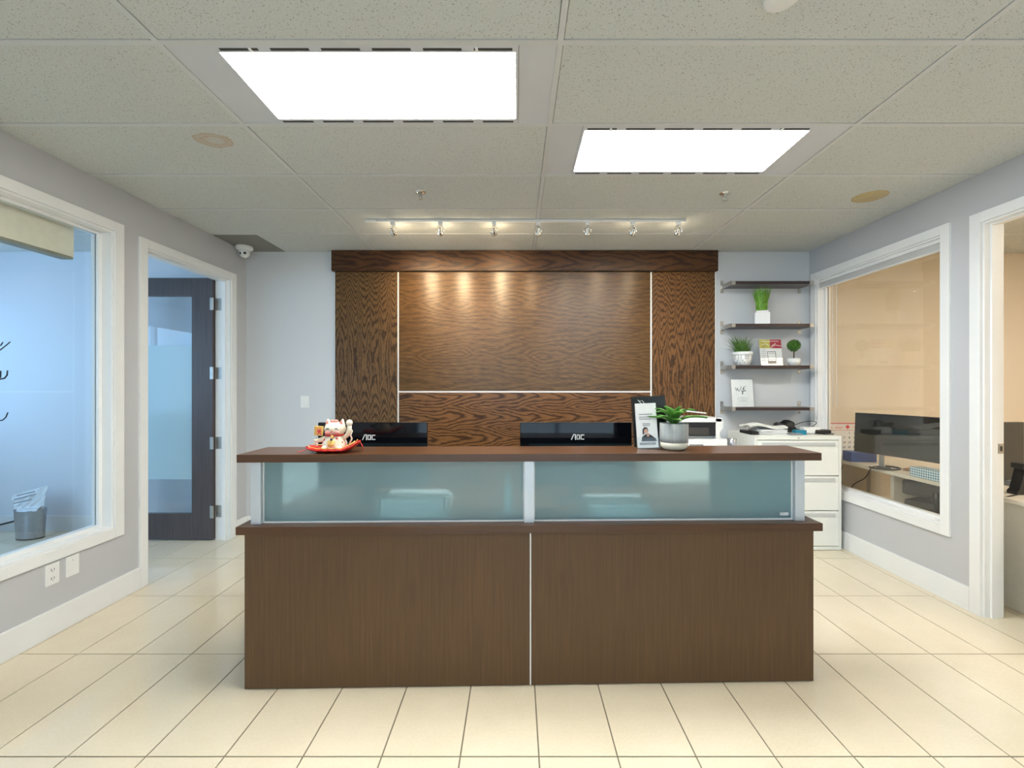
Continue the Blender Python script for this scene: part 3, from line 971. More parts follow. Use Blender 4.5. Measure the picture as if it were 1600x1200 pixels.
def grass_blades(n, rx, ry, hmin, hmax, lean, wd, z0, droop=0.0, seed=1, side=0.0):
    rnd = random.Random(seed)
    b = MB(); t = b.b
    for _ in range(n):
        a = rnd.uniform(0, 2 * PI); q = math.sqrt(rnd.random())
        x, y = rx * q * math.cos(a), ry * q * math.sin(a)
        hgt = rnd.uniform(hmin, hmax)
        le = lean * (0.3 + q) * rnd.uniform(.4, 1.3)
        dx, dy = math.cos(a) * le + rnd.uniform(-.01, .01) + side, math.sin(a) * le * .5
        wx, wy = -math.sin(a + rnd.uniform(-.8, .8)) * wd / 2, math.cos(a) * wd / 2
        if abs(wx) < wd * .25: wx = wd * .35
        prev = None
        K = 4
        for k in range(K + 1):
            f = k / K
            px = x + dx * f * f; py = y + dy * f * f; pz = z0 + hgt * (f - droop * f * f * f)
            sc_w = (1 - f) ** .6 + .05
            a1 = t.verts.new((px - wx * sc_w, py - wy * sc_w, pz)); a2 = t.verts.new((px + wx * sc_w, py + wy * sc_w, pz))
            if prev: t.faces.new((prev[0], prev[1], a2, a1))
            prev = (a1, a2)
    return b


# second shelf: square planter
p = thing('square_planter', 'bright green grass in a square white planter on the second shelf', 'potted plant', (2.305, 4.0, 1.980), R(-24))
b = MB(); o_ = .062
b.prism([(-o_, -o_), (o_, -o_), (o_, o_), (-o_, o_)], 0, .108, bev=.002)
b.box(-.050, .050, -.050, .050, .107, .128, .002)
b.build('pot', M['pot_white'], p)
grass_blades(230, .046, .046, .17, .235, .035, .0065, .13, 0, 3).build('grass', M['green_grass'], p, kind='stuff')
# third shelf
p = thing('round_planter', 'spiky dark green grass in a white embossed round pot', 'potted plant', (2.125, 4.0, 1.594))
MB().lathe([(0, 0), (.050, 0), (.062, .006), (.078, .055), (.080, .105), (.074, .105), (.070, .09), (0, .09)], seg=36).build('pot', M['pot_emboss'], p)
MB().lathe([(.0806, .098), (.086, .099), (.088, .108), (.087, .128), (.080, .130), (.078, .100)], seg=36).build('rim', M['pot_white'], p)
grass_blades(200, .062, .055, .12, .21, .085, .0060, .10, .1, 5).build('grass', M['green_dark'], p, kind='stuff')
grass_blades(26, .062, .055, .09, .15, .20, .0035, .11, .55, 6).build('drooping_grass', M['green_dark'], p, kind='stuff')
p = thing('sign_holder', 'clear acrylic stand with a red and olive headed notice on the third shelf', 'sign', (2.395, 3.985, 1.594), 0)
tiltM = Matrix.Rotation(R(-8), 4, 'X')


def tilted(b): b.b.transform(tiltM); return b


tilted(MB().box(-.106, .106, -.003, .003, 0, .255, .001)).build('acrylic_face', M['acrylic'], p)
MB().box(-.106, .106, 0, .075, 0, .003).build('acrylic_foot', M['acrylic'], p)
tilted(MB().box(-.103, .103, .0035, .0045, .004, .252)).build('sheet', M['paper'], p)
pr = MB(); pr.front([(-.103, .168), (-.003, .168), (-.003, .252), (-.103, .252)], .0028, .0034); tilted(pr).build('olive_print', M['olive'], p)
pr = MB(); pr.front([(-.003, .168), (.103, .168), (.103, .252), (-.003, .252)], .0028, .0034); tilted(pr).build('crimson_print', M['crimson'], p)
pr = MB(); pr.strokes([[(.0, .172), (.045, .20), (.10, .188)], [(.01, .19), (.05, .215)], [(-.08, .235), (.08, .235)], [(-.078, .2), (-.05, .21), (-.01, .195)]], .004, .0027); tilted(pr).build('pale_swirl', M['paper'], p)
pr = MB()
pr.strokes([[(-.032, .044), (.042, .044), (.042, .135), (-.032, .135), (-.032, .044)]], .004, .0028)
pr.front([(-.034, .022), (.044, .022), (.044, .044), (-.034, .044)], .0022, .0032)
tilted(pr).build('black_frame', M['ink'], p)
pr = MB()
for k in range(7): pr.strokes([[(-.092, .150 - k * .017), (-.048, .150 - k * .017)]], .0035, .0028)
pr.strokes([[(-.020, .120), (.030, .120)], [(-.02, .06), (.03, .06)]], .005, .0028)
tilted(pr).build('text_lines', M['ink_grey'], p)
p = thing('topiary', 'small round topiary ball in a white bowl pot on the third shelf', 'potted plant', (2.600, 3.99, 1.594))
MB().lathe([(0, 0), (.030, 0), (.040, .005), (.052, .035), (.055, .068), (.049, .068), (.046, .055), (0, .052)], seg=32).build('pot', M['pot_white'], p)
MB().cyl((0, 0, .05), (.002, 0, .155), .0055, 10).build('stem', M['stem'], p)
b = MB(); rnd = random.Random(4)
b.ball((0, 0, .19), .046, seg=20)
for _ in range(900):
    v = Vector((rnd.gauss(0, 1), rnd.gauss(0, 1), rnd.gauss(0, 1))).normalized()
    c = Vector((0, 0, .190)) + v * rnd.uniform(.042, .056)
    a = v.orthogonal().normalized(); a = Matrix.Rotation(rnd.uniform(0, 6.28), 3, v) @ a
    e = v.cross(a) * .004
    q = [b.b.verts.new(c - a * .006), b.b.verts.new(c + e), b.b.verts.new(c + a * .006 + v * .006), b.b.verts.new(c - e)]
    b.b.faces.new(q)
b.build('foliage_ball', M['green_topiary'], p)
# lowest shelf: wifi sign
p = thing('wifi_sign', 'white Wifi sign in a leaning acrylic stand on the lowest shelf', 'sign', (2.128, 3.985, 1.206), 0)
tilted(MB().box(-.104, .104, -.0035, .0035, 0, .265, .001)).build('acrylic_face', M['acrylic'], p)
MB().box(-.104, .104, 0, .08, 0, .003).build('acrylic_foot', M['acrylic'], p)
tilted(MB().box(-.101, .101, .004, .005, .004, .262)).build('sheet', M['paper'], p)
wf = [[(-.062, .185), (-.060, .168), (-.054, .158), (-.048, .168), (-.044, .182), (-.040, .165), (-.034, .150), (-.024, .160), (-.014, .180), (-.008, .196)],
      [(-.010, .160), (-.008, .150), (.000, .147)], [(-.009, .170), (-.0085, .171)],
      [(.000, .147), (.010, .165), (.018, .182), (.014, .190), (.008, .170), (.004, .140), (.000, .122), (-.005, .130), (.006, .148), (.018, .152)],
      [(.018, .152), (.022, .163), (.026, .152), (.034, .158)], [(.026, .172), (.0265, .173)]]
pr = MB(); pr.strokes(wf, .0042, .003); tilted(pr).build('wifi_lettering', M['ink'], p)
pr = MB(); pr.strokes([[(.020, .196), (.028, .202), (.036, .196)], [(.024, .192), (.028, .195), (.032, .192)]], .003, .003); tilted(pr).build('signal_mark', M['ink_grey'], p)
pr = MB(); pr.strokes([[(-.045, .092), (.040, .092)], [(-.055, .079), (.050, .079)], [(-.030, .066), (.030, .066)], [(-.040, .056), (.042, .056)]], .0022, .003); tilted(pr).build('text_lines', M['ink_grey'], p)

# ---------------------------------------------------------------- filing cabinet and its clutter
fc = thing('filing_cabinet', 'cream white lateral filing cabinet with three wide drawers below the shelves', 'filing cabinet', (2.033, 3.634, 0))
FW, FD, FH = .742, .465, .979
b = MB()
b.box(0, .022, 0, FD, .004, FH, .002); b.box(FW - .022, FW, 0, FD, .004, FH, .002)
b.box(.0225, FW - .0225, 0, FD, FH - .035, FH, .002); b.box(.0225, FW - .0225, .0, FD, .004, .034, .001)
b.box(.0225, FW - .0225, .03, FD, .034, FH - .035)
b.build('case', M['cabinet'], fc)
for z0_, z1_ in ((.640, .940), (.342, .636), (.038, .338)):
    dr = bx('drawer', M['cabinet'], fc, .026, FW - .026, -.004, .028, z0_ + .002, z1_ - .002, .002)
    pl = MB()
    pl.box(.060, FW - .060, -.012, -.004, z1_ - .045, z1_ - .018, .003)
    pl.build('pull', M['cabinet_pull'], dr)
bx('label_holder', M['black'], fc, .355, .392, -.008, -.004, .150, .185, .001)
MB().cyl((.375, -.004, FH - .019), (.375, 0, FH - .019), .007, 14).build('lock', M['steel'], fc)


def on_cab(px, py, d): q = P(px, py, d); return q


def paper_stack(name, label, cat, loc, rz, sheets, w_, d_, tot, m, seed=0, group=None):
    rnd = random.Random(seed)
    t_ = thing(name, label, cat, loc, rz, group)
    h_ = tot / sheets
    for k in range(sheets):
        dx, dy, a = rnd.uniform(-.008, .008), rnd.uniform(-.008, .008), R(rnd.uniform(-3, 3))
        MB().box(-w_ / 2, w_ / 2, -d_ / 2, d_ / 2, 0, h_ * .8, .0008).build('sheet_bundle', m, t_, loc=(dx, dy, k * h_), rz=a)
    return t_


paper_stack('paper_stack', 'stack of loose white papers on top of the filing cabinet', 'papers', (2.235, 3.79, FH), R(2), 6, .235, .19, .045, M['paper'], 2)
o = MB().box(-.033, .033, -.10, .10, 0, .028, .006).build('black_folder', M['black'], loc=(2.070, 3.79, FH + .0004))
setp(o, 'black folder lying under a cream envelope on the filing cabinet', 'folder')
b = MB(); nx, ny = 10, 6
gv = [[b.b.verts.new(((i / nx - .5) * .34, (j / ny - .5) * .17, .010 * math.sin(i * .7) + .012 * math.sin(j * .9) - .022 * (i / nx) ** 2 + .004)) for j in range(ny + 1)] for i in range(nx + 1)]
for i in range(nx):
    for j in range(ny): b.b.faces.new((gv[i][j], gv[i + 1][j], gv[i + 1][j + 1], gv[i][j + 1]))
o = b.build('envelope', M['paper_blue'], loc=(2.20, 3.80, FH + .064), rz=R(3)); setp(o, 'large cream envelope draped over the paper stack on the filing cabinet', 'envelope')
sm = o.modifiers.new('s', 'SOLIDIFY'); sm.thickness = .014
# black bag-like clump
b = MB(); rnd = random.Random(11)
bmesh.ops.create_icosphere(b.b, subdivisions=3, radius=1)
for v in b.b.verts:
    k = 1 + .22 * math.sin(v.co.x * 5 + v.co.y * 3) + .16 * math.sin(v.co.z * 7 + v.co.x * 4)
    v.co = Vector((v.co.x * .092 * k, v.co.y * .06 * k, max(-.045, v.co.z * .052 * k)))
    v.co.z += .045
o = b.build('crumpled_bag', M['black'], loc=(2.47, 3.93, FH + .001)); setp(o, 'crumpled black bag at the back of the filing cabinet top', 'bag')
for f in o.data.polygons: f.use_smooth = True
ti = thing('scanner_tool', 'white and black handheld device with a looped cable on the filing cabinet', 'device', (2.64, 3.78, FH))
MB().box(-.01, .13, -.040, .030, .003, .040, .010).build('body', M['black'], ti)
MB().box(-.11, .045, -.032, .032, .004, .062, .014).build('head', M['white_plastic'], ti)
lp = [Vector((.05, -.02, .015))]
for k in range(25):
    a = PI * 1.15 - k / 24 * PI * 1.9
    lp.append(Vector((-.06 + .105 * math.cos(a) * 1.0, .03, .075 + .030 * math.sin(a) + .02 * math.cos(a))))
lp = [Vector((-.125, .035, .006)), Vector((-.15, .03, .03))] + lp[1:]
MB().tube(lp, .003, 8).build('cable_loop', M['cable'], ti)
MB().tube([(.02, -.03, .006), (.05, -.075, .004), (.10, -.09, .004), (.135, -.06, .004), (.12, -.03, .012)], .003, 8).build('cable_end', M['cable'], ti)
o = MB().box(-.045, .045, -.03, .03, 0, .040, .003).build('teal_box', M['teal'], loc=(2.480, 3.73, FH + .0005), rz=R(-8)); setp(o, 'small teal carton on the filing cabinet in front of the black bag', 'box')
o = MB().box(-.05, .05, -.035, .035, 0, .016, .003).build('grey_case', M['grey_plastic'], loc=(2.41, 3.70, FH + .0005), rz=R(5)); setp(o, 'flat grey case beside the paper stack on the filing cabinet', 'case')

# ---------------------------------------------------------------- printer on a low white cabinet
cr = thing('low_cabinet', 'low white cabinet carrying the printer behind the desk', 'cabinet', (1.20, 3.62, 0))
bx('case', M['cabinet'], cr, 0, .80, 0, .46, 0.004, .84, .002)
for x in (.012, .404): bx('door', M['cabinet'], cr, x, x + .384, -.016, -.001, .06, .82, .002)
pt = thing('printer', 'white laser printer with a black output recess behind the desk plant', 'printer', (1.325, 3.68, .84))
b = MB(); b.box(0, .50, 0, .38, 0, .105, .006); b.build('paper_tray', M['white_plastic'], pt)
bx('tray_handle', M['grey_plastic'], pt, .17, .29, -.003, .001, .045, .060, .002)
b = MB()
b.front([(-.02, .106), (.02, .106), (.02, .285), (-.02, .285)], .0, .36)
b.front([(.40, .106), (.455, .106), (.435, .125), (.433, .165), (.462, .20), (.462, .262), (.44, .285), (.40, .285)], 0, .36)
b.box(.02, .40, .05, .36, .106, .13); b.box(.02, .40, .20, .36, .13, .25)
b.box(-.02, .455, 0, .36, .250, .287, .006)
b.build('body', M['white_plastic'], pt)
bx('front_recess', M['black'], pt, .021, .399, .006, .20, .131, .249)
bx('recess_mouth', M['slot'], pt, .10, .34, .002, .0055, .14, .205, .001)
b = MB(); b.box(.02, .34, .10, .34, 0, .018, .003, M=Matrix.Translation((0, 0, .287)) @ Matrix.Rotation(R(5), 4, 'Y'))
b.build('lid', M['white_plastic'], pt)
o = MB().box(-.13, .13, -.09, .09, 0, .010, .002, M=Matrix.Rotation(R(6), 4, 'Y')).build('paper_sheets', M['paper'], loc=(1.56, 3.88, .84 + .33), rz=R(4))
setp(o, 'white papers lying on top of the printer', 'papers')
o = MB().lathe([(0, 0), (.034, 0), (.036, .004), (.037, .098), (.034, .10), (.031, .098), (.031, .01), (0, .008)], seg=28).build('metal_cup', M['bin'], loc=(1.90, 3.75, .8405)); setp(o, 'small metal cup between the printer and the filing cabinet', 'cup')

# ---------------------------------------------------------------- monitors behind the counter
def logo(parent, x, z, y, s):
    b = MB()
    A = [[(-.036, -.014), (-.024, .014), (-.014, .014), (-.014, -.014)]]
    O = [[(-.005, -.012), (-.005, .012), (.009, .012), (.009, -.012), (-.005, -.012)]]
    Cc = [[(.034, .012), (.018, .012), (.018, -.012), (.034, -.012)]]
    b.strokes([[(q[0] * s + x, q[1] * s + z) for q in l] for l in A + O + Cc], .0052 * s, y)
    return b.build('maker_lettering', M['logo'], parent)


def monitor(label, pc, rz, w_=.618, hh=.365):
    d_ = 2.42
    x = (pc - CX) * d_ / F
    t_ = thing('monitor', label, 'monitor', (x, d_, .7605), rz, 'monitors on the reception desk')
    ztop = 1.198 - .7605
    MB().box(-w_ / 2, w_ / 2, -.010, .012, ztop - hh, ztop, .003).build('back_shell', M['black_gloss'], t_)
    MB().box(-w_ / 2 + .008, w_ / 2 - .008, .0122, .0135, ztop - hh + .016, ztop - .008).build('screen', M['screen'], t_)
    MB().box(-.17, .17, -.028, -.0102, ztop - hh + .01, ztop - hh + .17, .006).build('rear_housing', M['black'], t_)
    MB().box(-.03, .03, -.045, -.0285, .02, ztop - .22, .004).build('stand_neck', M['black'], t_)
    b = MB(); b.lathe([(0, 0), (.125, 0), (.128, .004), (.122, .010), (.03, .020), (0, .020)], seg=36, sy=.72, c=(0, -.01, 0)); b.build('stand_base', M['black'], t_)
    return t_, ztop


m1, zt_ = monitor('glossy black monitor seen from behind, left one next to the lucky cat', 583, R(0))
logo(m1, -.020, H - 80.0 * 2.42 / F - .7605, -.0102, 1.0)
m2, zt_ = monitor('glossy black monitor seen from behind at the middle of the desk', 899.5, R(0), .633)
logo(m2, .011, H - 79.5 * 2.42 / F - .7605, -.0102, 1.0)
# wall-lamp reflections come from the real ceiling lights

# things behind the frosted glass
x, y = todesk(650, 2.17)
lt = thing('letter_tray', 'pale paper tray seen blurred behind the left frosted pane', 'paper tray', onto(x, y, .7605), th)
bx('tray', M['white_plastic'], lt, -.17, .17, -.10, .12, 0, .006, .001)
b = MB(); b.box(-.17, -.165, -.10, .12, .006, .07); b.box(.165, .17, -.10, .12, .006, .07); b.box(-.165, .165, .115, .12, .006, .07); b.build('rim', M['white_plastic'], lt)
for k in range(3): bx('sheet_bundle', M['paper'], lt, -.15, .15, -.09, .11, .007 + k * .028, .033 + k * .028, .001)
x, y = todesk(794, 2.12)
bo = thing('spray_bottle', 'clear bottle standing behind the left frosted pane by the middle post', 'bottle', onto(x, y, .7625), th)
MB().lathe([(0, 0), (.020, 0), (.022, .004), (.022, .12), (.010, .15), (.009, .17), (0, .17)], seg=24).build('body', M['white_plastic'], bo)
MB().lathe([(0, .171), (.012, .171), (.012, .205), (.008, .212), (0, .213)], seg=20).build('cap', M['alu'], bo)
x, y = todesk(1184, 2.15)
o = MB().box(-.175, .175, -.02, .16, 0, .245, .004).build('document_box', plain('dull_green_board', (0.10, 0.15, 0.13), .5), loc=onto(x, y + .0, .7625), rz=th); setp(o, 'dull green document box seen through the right frosted pane', 'box')
x, y = todesk(1040, 2.3)
o = MB().tube([(-.34, .0, .11), (-.25, -.01, .06), (-.10, .0, .035), (.05, 0, .022), (.22, .0, .012)], .004).build('desk_cable', M['cable'], loc=onto(x, y, .7605), rz=th); setp(o, 'thin dark cable trailing behind the right frosted pane', 'cable')
paper_stack('document_pile', 'pale pile of documents seen blurred behind the right frosted pane', 'papers', onto(1.76, .165, .7625), R(3), 6, .30, .20, .07, M['paper'], 8)

# ---------------------------------------------------------------- things on the counter
CT = 1.0905
# brochure holder with portrait leaflet
x, y = todesk(1013, 2.14)
p = thing('leaflet_holder', 'acrylic holder with a tall white leaflet showing a seated woman', 'leaflet holder', onto(x, y, CT), th + R(-6))
lean = Matrix.Rotation(R(-6), 4, 'X') @ Matrix.Rotation(R(-2.5), 4, 'Y')


def leaned(b): b.b.transform(lean); return b


leaned(MB().box(-.052, .052, .004, .0055, .004, .228)).build('leaflet', M['paper'], p)
leaned(MB().box(-.055, .055, .008, .012, 0, .20, .0008)).build('acrylic_back', M['acrylic'], p)
leaned(MB().box(-.055, .055, -.022, -.019, 0, .055, .0008)).build('acrylic_front', M['acrylic'], p)
MB().box(-.055, .055, -.022, .05, 0, .004, .0008).build('acrylic_foot', M['acrylic'], p)
pr = MB(); pr.front([(-.030, .036), (.046, .036), (.040, .050), (.020, .066), (.008, .072), (-.010, .070), (-.026, .058)], .0025, .0035)
pr.front([(-.022, .068), (-.022, .095), (-.012, .108), (.002, .104), (.006, .090), (.002, .080), (-.012, .078)], .0026, .0036); leaned(pr).build('printed_suit', M['ink'], p)
pr = MB(); pr.front([(-.014, .076), (-.016, .090), (-.008, .099), (.002, .096), (.003, .084), (-.004, .075)], .0018, .0024)
pr.front([(-.004, .060), (.006, .058), (.012, .072), (.004, .078)], .0018, .0024); leaned(pr).build('printed_face', M['skin'], p)
pr = MB(); pr.strokes([[(-.034, .172), (.030, .172)], [(-.034, .158), (.034, .158)], [(-.034, .148), (.022, .148)], [(-.018, .124), (.016, .124)], [(-.018, .116), (.014, .116)]], .005, .0035); leaned(pr).build('text_lines', M['ink_grey'], p)
pr = MB(); pr.front([(-.040, .018), (.040, .018), (.040, .030), (-.040, .030)], .003, .0036); leaned(pr).build('grey_bar', M['ink_grey'], p)
x, y = todesk(1019, 2.20)
p = thing('brochure_stand', 'dark brochure stand just behind the white leaflet holder', 'brochure stand', onto(x, y, CT), th)
leaned(MB().box(-.088, .088, .004, .018, .004, .262, .001)).build('brochure', plain('black_brochure', (0.02, 0.02, 0.018), .15), p)
leaned(MB().box(-.092, .092, -.006, -.003, 0, .262, .0008)).build('acrylic_face', M['acrylic'], p)
MB().box(-.092, .092, -.006, .03, 0, .0035, .0008).build('acrylic_foot', M['acrylic'], p)
pr = MB(); pr.strokes([[(-.055, .245), (-.045, .232), (-.038, .228)], [(-.034, .242), (-.026, .232), (-.020, .218)], [(-.050, .238), (-.040, .240)]], .0028, .0035); leaned(pr).build('white_script', M['paper'], p)

# succulent in grey pot
x, y = todesk(1053, 2.12)
p = thing('succulent', 'green spiky succulent in a grey textured pot with cream base', 'potted plant', onto(x, y, CT), th)
MB().lathe([(0, 0), (.046, 0), (.055, .004), (.064, .016), (.0665, .036), (0, .036)], seg=40).build('pot_foot', M['pot_cream'], p)
MB().lathe([(0, .0365), (.0665, .0365), (.068, .060), (.068, .128), (.066, .130), (.062, .128), (.060, .112), (0, .112)], seg=40).build('pot', M['pot_grey'], p)
MB().lathe([(0, .1205), (.04, .119), (.0595, .1125), (0, .1122)], seg=24).build('soil', M['soil'], p)
rnd = random.Random(21)
leaves = []
for k in range(7): leaves.append((k * 2 * PI / 7 + .15, .150, .045, .030))
for k in range(6): leaves.append((k * 2 * PI / 6 + .55, .115, .075, .026))
for k in range(4): leaves.append((k * 2 * PI / 4 + .3, .06, .088, .020))
for a, out, up, wd in leaves:
    a += rnd.uniform(-.12, .12); out *= rnd.uniform(.9, 1.08); up *= rnd.uniform(.85, 1.15)
    b = MB(); t_ = b.b
    prev = None
    K = 8
    rad = Vector((math.cos(a), math.sin(a), 0)); sd = Vector((-math.sin(a), math.cos(a), 0))
    for k in range(K + 1):
        f = k / K
        c = rad * (out * f * (.45 + .55 * f)) + Vector((0, 0, .116 + up * math.sin(f * PI * (.5 if out < .1 else .62))))
        wv = wd * (math.sin(min(1, .18 + f * .55 / .5 if f < .4 else 1) * PI / 2)) * (1 if f < .55 else max(.03, (1 - f) / .45)) * .85
        vv = [t_.verts.new(c - sd * wv + Vector((0, 0, .004))), t_.verts.new(c + Vector((0, 0, -.004))), t_.verts.new(c + sd * wv + Vector((0, 0, .004))), t_.verts.new(c + Vector((0, 0, .004)))]
        if prev:
            for q in range(4): t_.faces.new((prev[q], prev[(q + 1) % 4], vv[(q + 1) % 4], vv[q]))
        else: t_.faces.new(vv)
        prev = vv
    t_.faces.new(prev)
    for f_ in t_.faces: f_.smooth = True
    b.build('leaf', M['green_leaf'], p)

# lucky cat on a red cloth tray
x, y = todesk(523, 2.045)
cat = thing('lucky_cat', 'cream and gold lucky cat figurine with a raised paw on a red cloth', 'figurine', onto(x, y, CT), th)
px_ = 2.03 / F


def cz(py): return (706.5 - py) * px_


def cxx(px): return (px - 523) * px_


b = MB(); b.lathe([(0, .010), (.048, .010), (.056, .022), (.058, .04), (.050, .062), (.040, .078), (0, .082)], seg=32, sy=.8); body = b.build('body', M['ceramic'], cat)
MB().ball((.0, -.026, .040), .030, .022, .026).build('gold_belly', M['gold'], body)
hd = MB().ball((.003, -.002, .108), .050, .040, .036, 28).build('head', M['ceramic'], cat)
for s in (-1, 1):
    b = MB(); b.cyl((.003 + s * .030, 0, .126), (.003 + s * .036, 0, .156), .018, 16, .003); b.build('ear', M['ceramic'], hd)
    b = MB(); b.front([(.003 + s * .030 - .010, .132), (.003 + s * .030 + .010, .132), (.003 + s * .035, .151)], -.0165, -.010); b.build('inner_ear', M['pink'], hd)
    MB().strokes([[(.003 + s * .028, .108), (.003 + s * .020, .114), (.003 + s * .011, .109)]], .004, -.040).build('eye', M['navy'], hd)
    MB().ball((.003 + s * .022, -.036, .094), .014, .006, .008).build('cheek', M['pink'], hd)
b = MB(); b.ball((.003, -.041, .101), .004, .003, .003, 10); b.strokes([[(-.008, .091), (.003, .096), (.014, .091)]], .0025, -.043); b.build('mouth', M['red_ink'], hd)
b = MB(); b.ball((-.006, -.012, .146), .011, .007, .008, 14); b.ball((.012, -.012, .146), .011, .007, .008, 14); b.ball((.003, -.017, .146), .006, .005, .006, 12); b.build('bow', M['pink'], hd)
b = MB(); b.tube([(.046, -.008, .066), (.064, -.010, .080), (.074, -.012, .105), (.075, -.014, .126)], .011, 12); b.ball((.075, -.014, .138), .0155, .013, .016, 18); b.build('raised_arm', M['ceramic'], cat)
b = MB(); b.tube([(-.040, -.012, .066), (-.058, -.018, .058), (-.072, -.020, .056)], .011, 12); b.ball((-.075, -.020, .056), .015, .013, .012, 16); b.build('lowered_arm', M['ceramic'], cat)
sg = MB().box(-.092, -.050, -.030, -.022, .074, .120, .003, M=Matrix.Rotation(R(4), 4, 'Y')).build('plaque', M['gold'], cat)
b = MB(); b.box(-.086, -.058, -.0315, -.0302, .080, .114, M=Matrix.Rotation(R(4), 4, 'Y')); b.build('plaque_inset', plain('orange_paint', (.75, .36, .10), .4), sg)
b = MB(); b.strokes([[(-.074, .108), (-.070, .098), (-.076, .084)], [(-.064, .110), (-.068, .098), (-.060, .084)], [(-.078, .100), (-.060, .100)]], .0045, -.0318); b.b.transform(Matrix.Translation((.009, 0, 0))); b.build('plaque_character', M['red_ink'], sg)
MB().lathe([(.034, .078), (.044, .076), (.045, .083), (.036, .085)], seg=28, sy=.85).build('collar', M['red'], cat)
MB().ball((.004, -.042, .074), .008, .007, .008, 14).build('bell', M['gold'], cat)
for s in (-1, 1):
    MB().ball((s * .032, -.034, .022), .016, .016, .012, 16).build('foot', M['ceramic'], cat)
b = MB()
for (qx, qz, r_) in ((-.030, .045, .006), (-.040, .030, .006), (.030, .052, .007), (.038, .036, .005), (.0, .062, .005), (-.018, .022, .005), (.015, .020, .005)):
    b.ball((qx, -.042 + abs(qx) * .45, qz), r_, .005, r_ * 1.1, 10)
b.build('painted_spots', M['navy'], cat)
b = MB()
for (qx, qz, r_) in ((-.034, .058, .007), (.022, .064, .006), (.044, .046, .006), (-.046, .044, .006)):
    b.ball((qx, -.040 + abs(qx) * .4, qz), r_, .005, r_, 10)
b.build('painted_flowers', M['red_ink'], cat)
b = MB(); b.tube([(.078, -.010, .112), (.086, -.008, .098), (.078, -.008, .080), (.084, -.006, .062), (.072, -.006, .035)], .004, 8); b.build('white_ribbon', M['ceramic'], cat)
# red cloth, boat shaped
tx, ty = todesk(521, 2.035)
rc = thing('red_cloth', 'shiny red cloth with gold edging curling up under the lucky cat', 'cloth', onto(tx, ty, CT + .003), th)
b = MB(); t_ = b.b
NX, NY = 28, 10
def czf(u, v):
    s = u * 2 - 1
    ends = max(0, abs(s) - .45) / .55
    return .002 + (.045 if s > 0 else .014) * ends ** 1.5 * (1 - .2 * abs(v * 2 - 1)) + .013 * (abs(v * 2 - 1)) ** 3 + .0015 * math.sin(u * 40 + v * 6)
gr = []
for i in range(NX + 1):
    u = i / NX; s = u * 2 - 1
    wdt = .062 * (max(0.0, 1 - abs(s) ** 2.6)) ** .5 + .004
    gr.append([t_.verts.new((s * .124, (v / NY * 2 - 1) * wdt, czf(u, v / NY))) for v in range(NY + 1)])
for i in range(NX):
    for j in range(NY): t_.faces.new((gr[i][j], gr[i + 1][j], gr[i + 1][j + 1], gr[i][j + 1]))
for f_ in t_.faces: f_.smooth = True
o = b.build('cloth', M['red'], rc)
sm = o.modifiers.new('s', 'SOLIDIFY'); sm.thickness = .004; sm.offset = 1
b = MB(); pts = []
for i in range(1, NX):
    u = i / NX; s = u * 2 - 1
    pts.append((s * .120, -(.060 * (max(0.0, 1 - abs(s) ** 2.6)) ** .5), czf(u, 0) + .006))
b.tube(pts, .0022, 8)
b.tube([(q[0] * .95, -q[1] * .95, q[2]) for q in pts], .0022, 8)
b.build('gold_edging', M['gold'], rc)
b = MB(); b.tube([(-.118, -.004, .012), (-.132, -.02, .006), (-.142, -.03, .003), (-.150, -.045, .002)], .0018, 6); b.tube([(.118, -.004, .042), (.130, -.01, .045), (.140, -.012, .030), (.146, -.012, .004)], .0018, 6); b.build('tassel', M['red'], rc)

# ---------------------------------------------------------------- left office
vl = thing('roller_blind', 'cream roller blind cassette inside the top of the left window', 'blind', (-2.80, 2.65, 2.19))
bx('cassette', M['valance'], vl, -.03, .045, -2.2, 0, .016, .27, .003)
bx('bottom_bar', plain('bar_olive', (.30, .28, .20), .5), vl, -.03, .043, -2.2, -.002, 0, .0155, .003)
# script lettering ends on the glass (decal)
dc = thing('window_lettering', 'ends of dark script lettering stuck on the left window glass', 'lettering', (XL - .0795, 2.19, 1.5))
def dpt(px, py):
    d = -(XL - .0795) * F / (CX - px)
    return (d - 2.19, H - (py - CY) * d / F - 1.5)
def glass_strokes(lines, wd, name):
    b = MB(); b.strokes([[dpt(*q) for q in l] for l in lines], wd, 0, .0008)
    b.b.transform(Matrix.Rotation(R(90), 4, 'Z'))
    return b.build(name, M['decal'], dc)
glass_strokes([[(15.5, 534.5), (9, 540), (0, 547)], [(4, 535), (1, 540)]], .0055, 'stroke')
glass_strokes([[(11.5, 579.5), (11, 586), (7, 591), (0, 592.5)], [(1, 580), (0.5, 590)]], .007, 'stroke')
glass_strokes([[(12, 645), (9, 652), (4, 656.5), (-4, 657.5)]], .006, 'stroke')
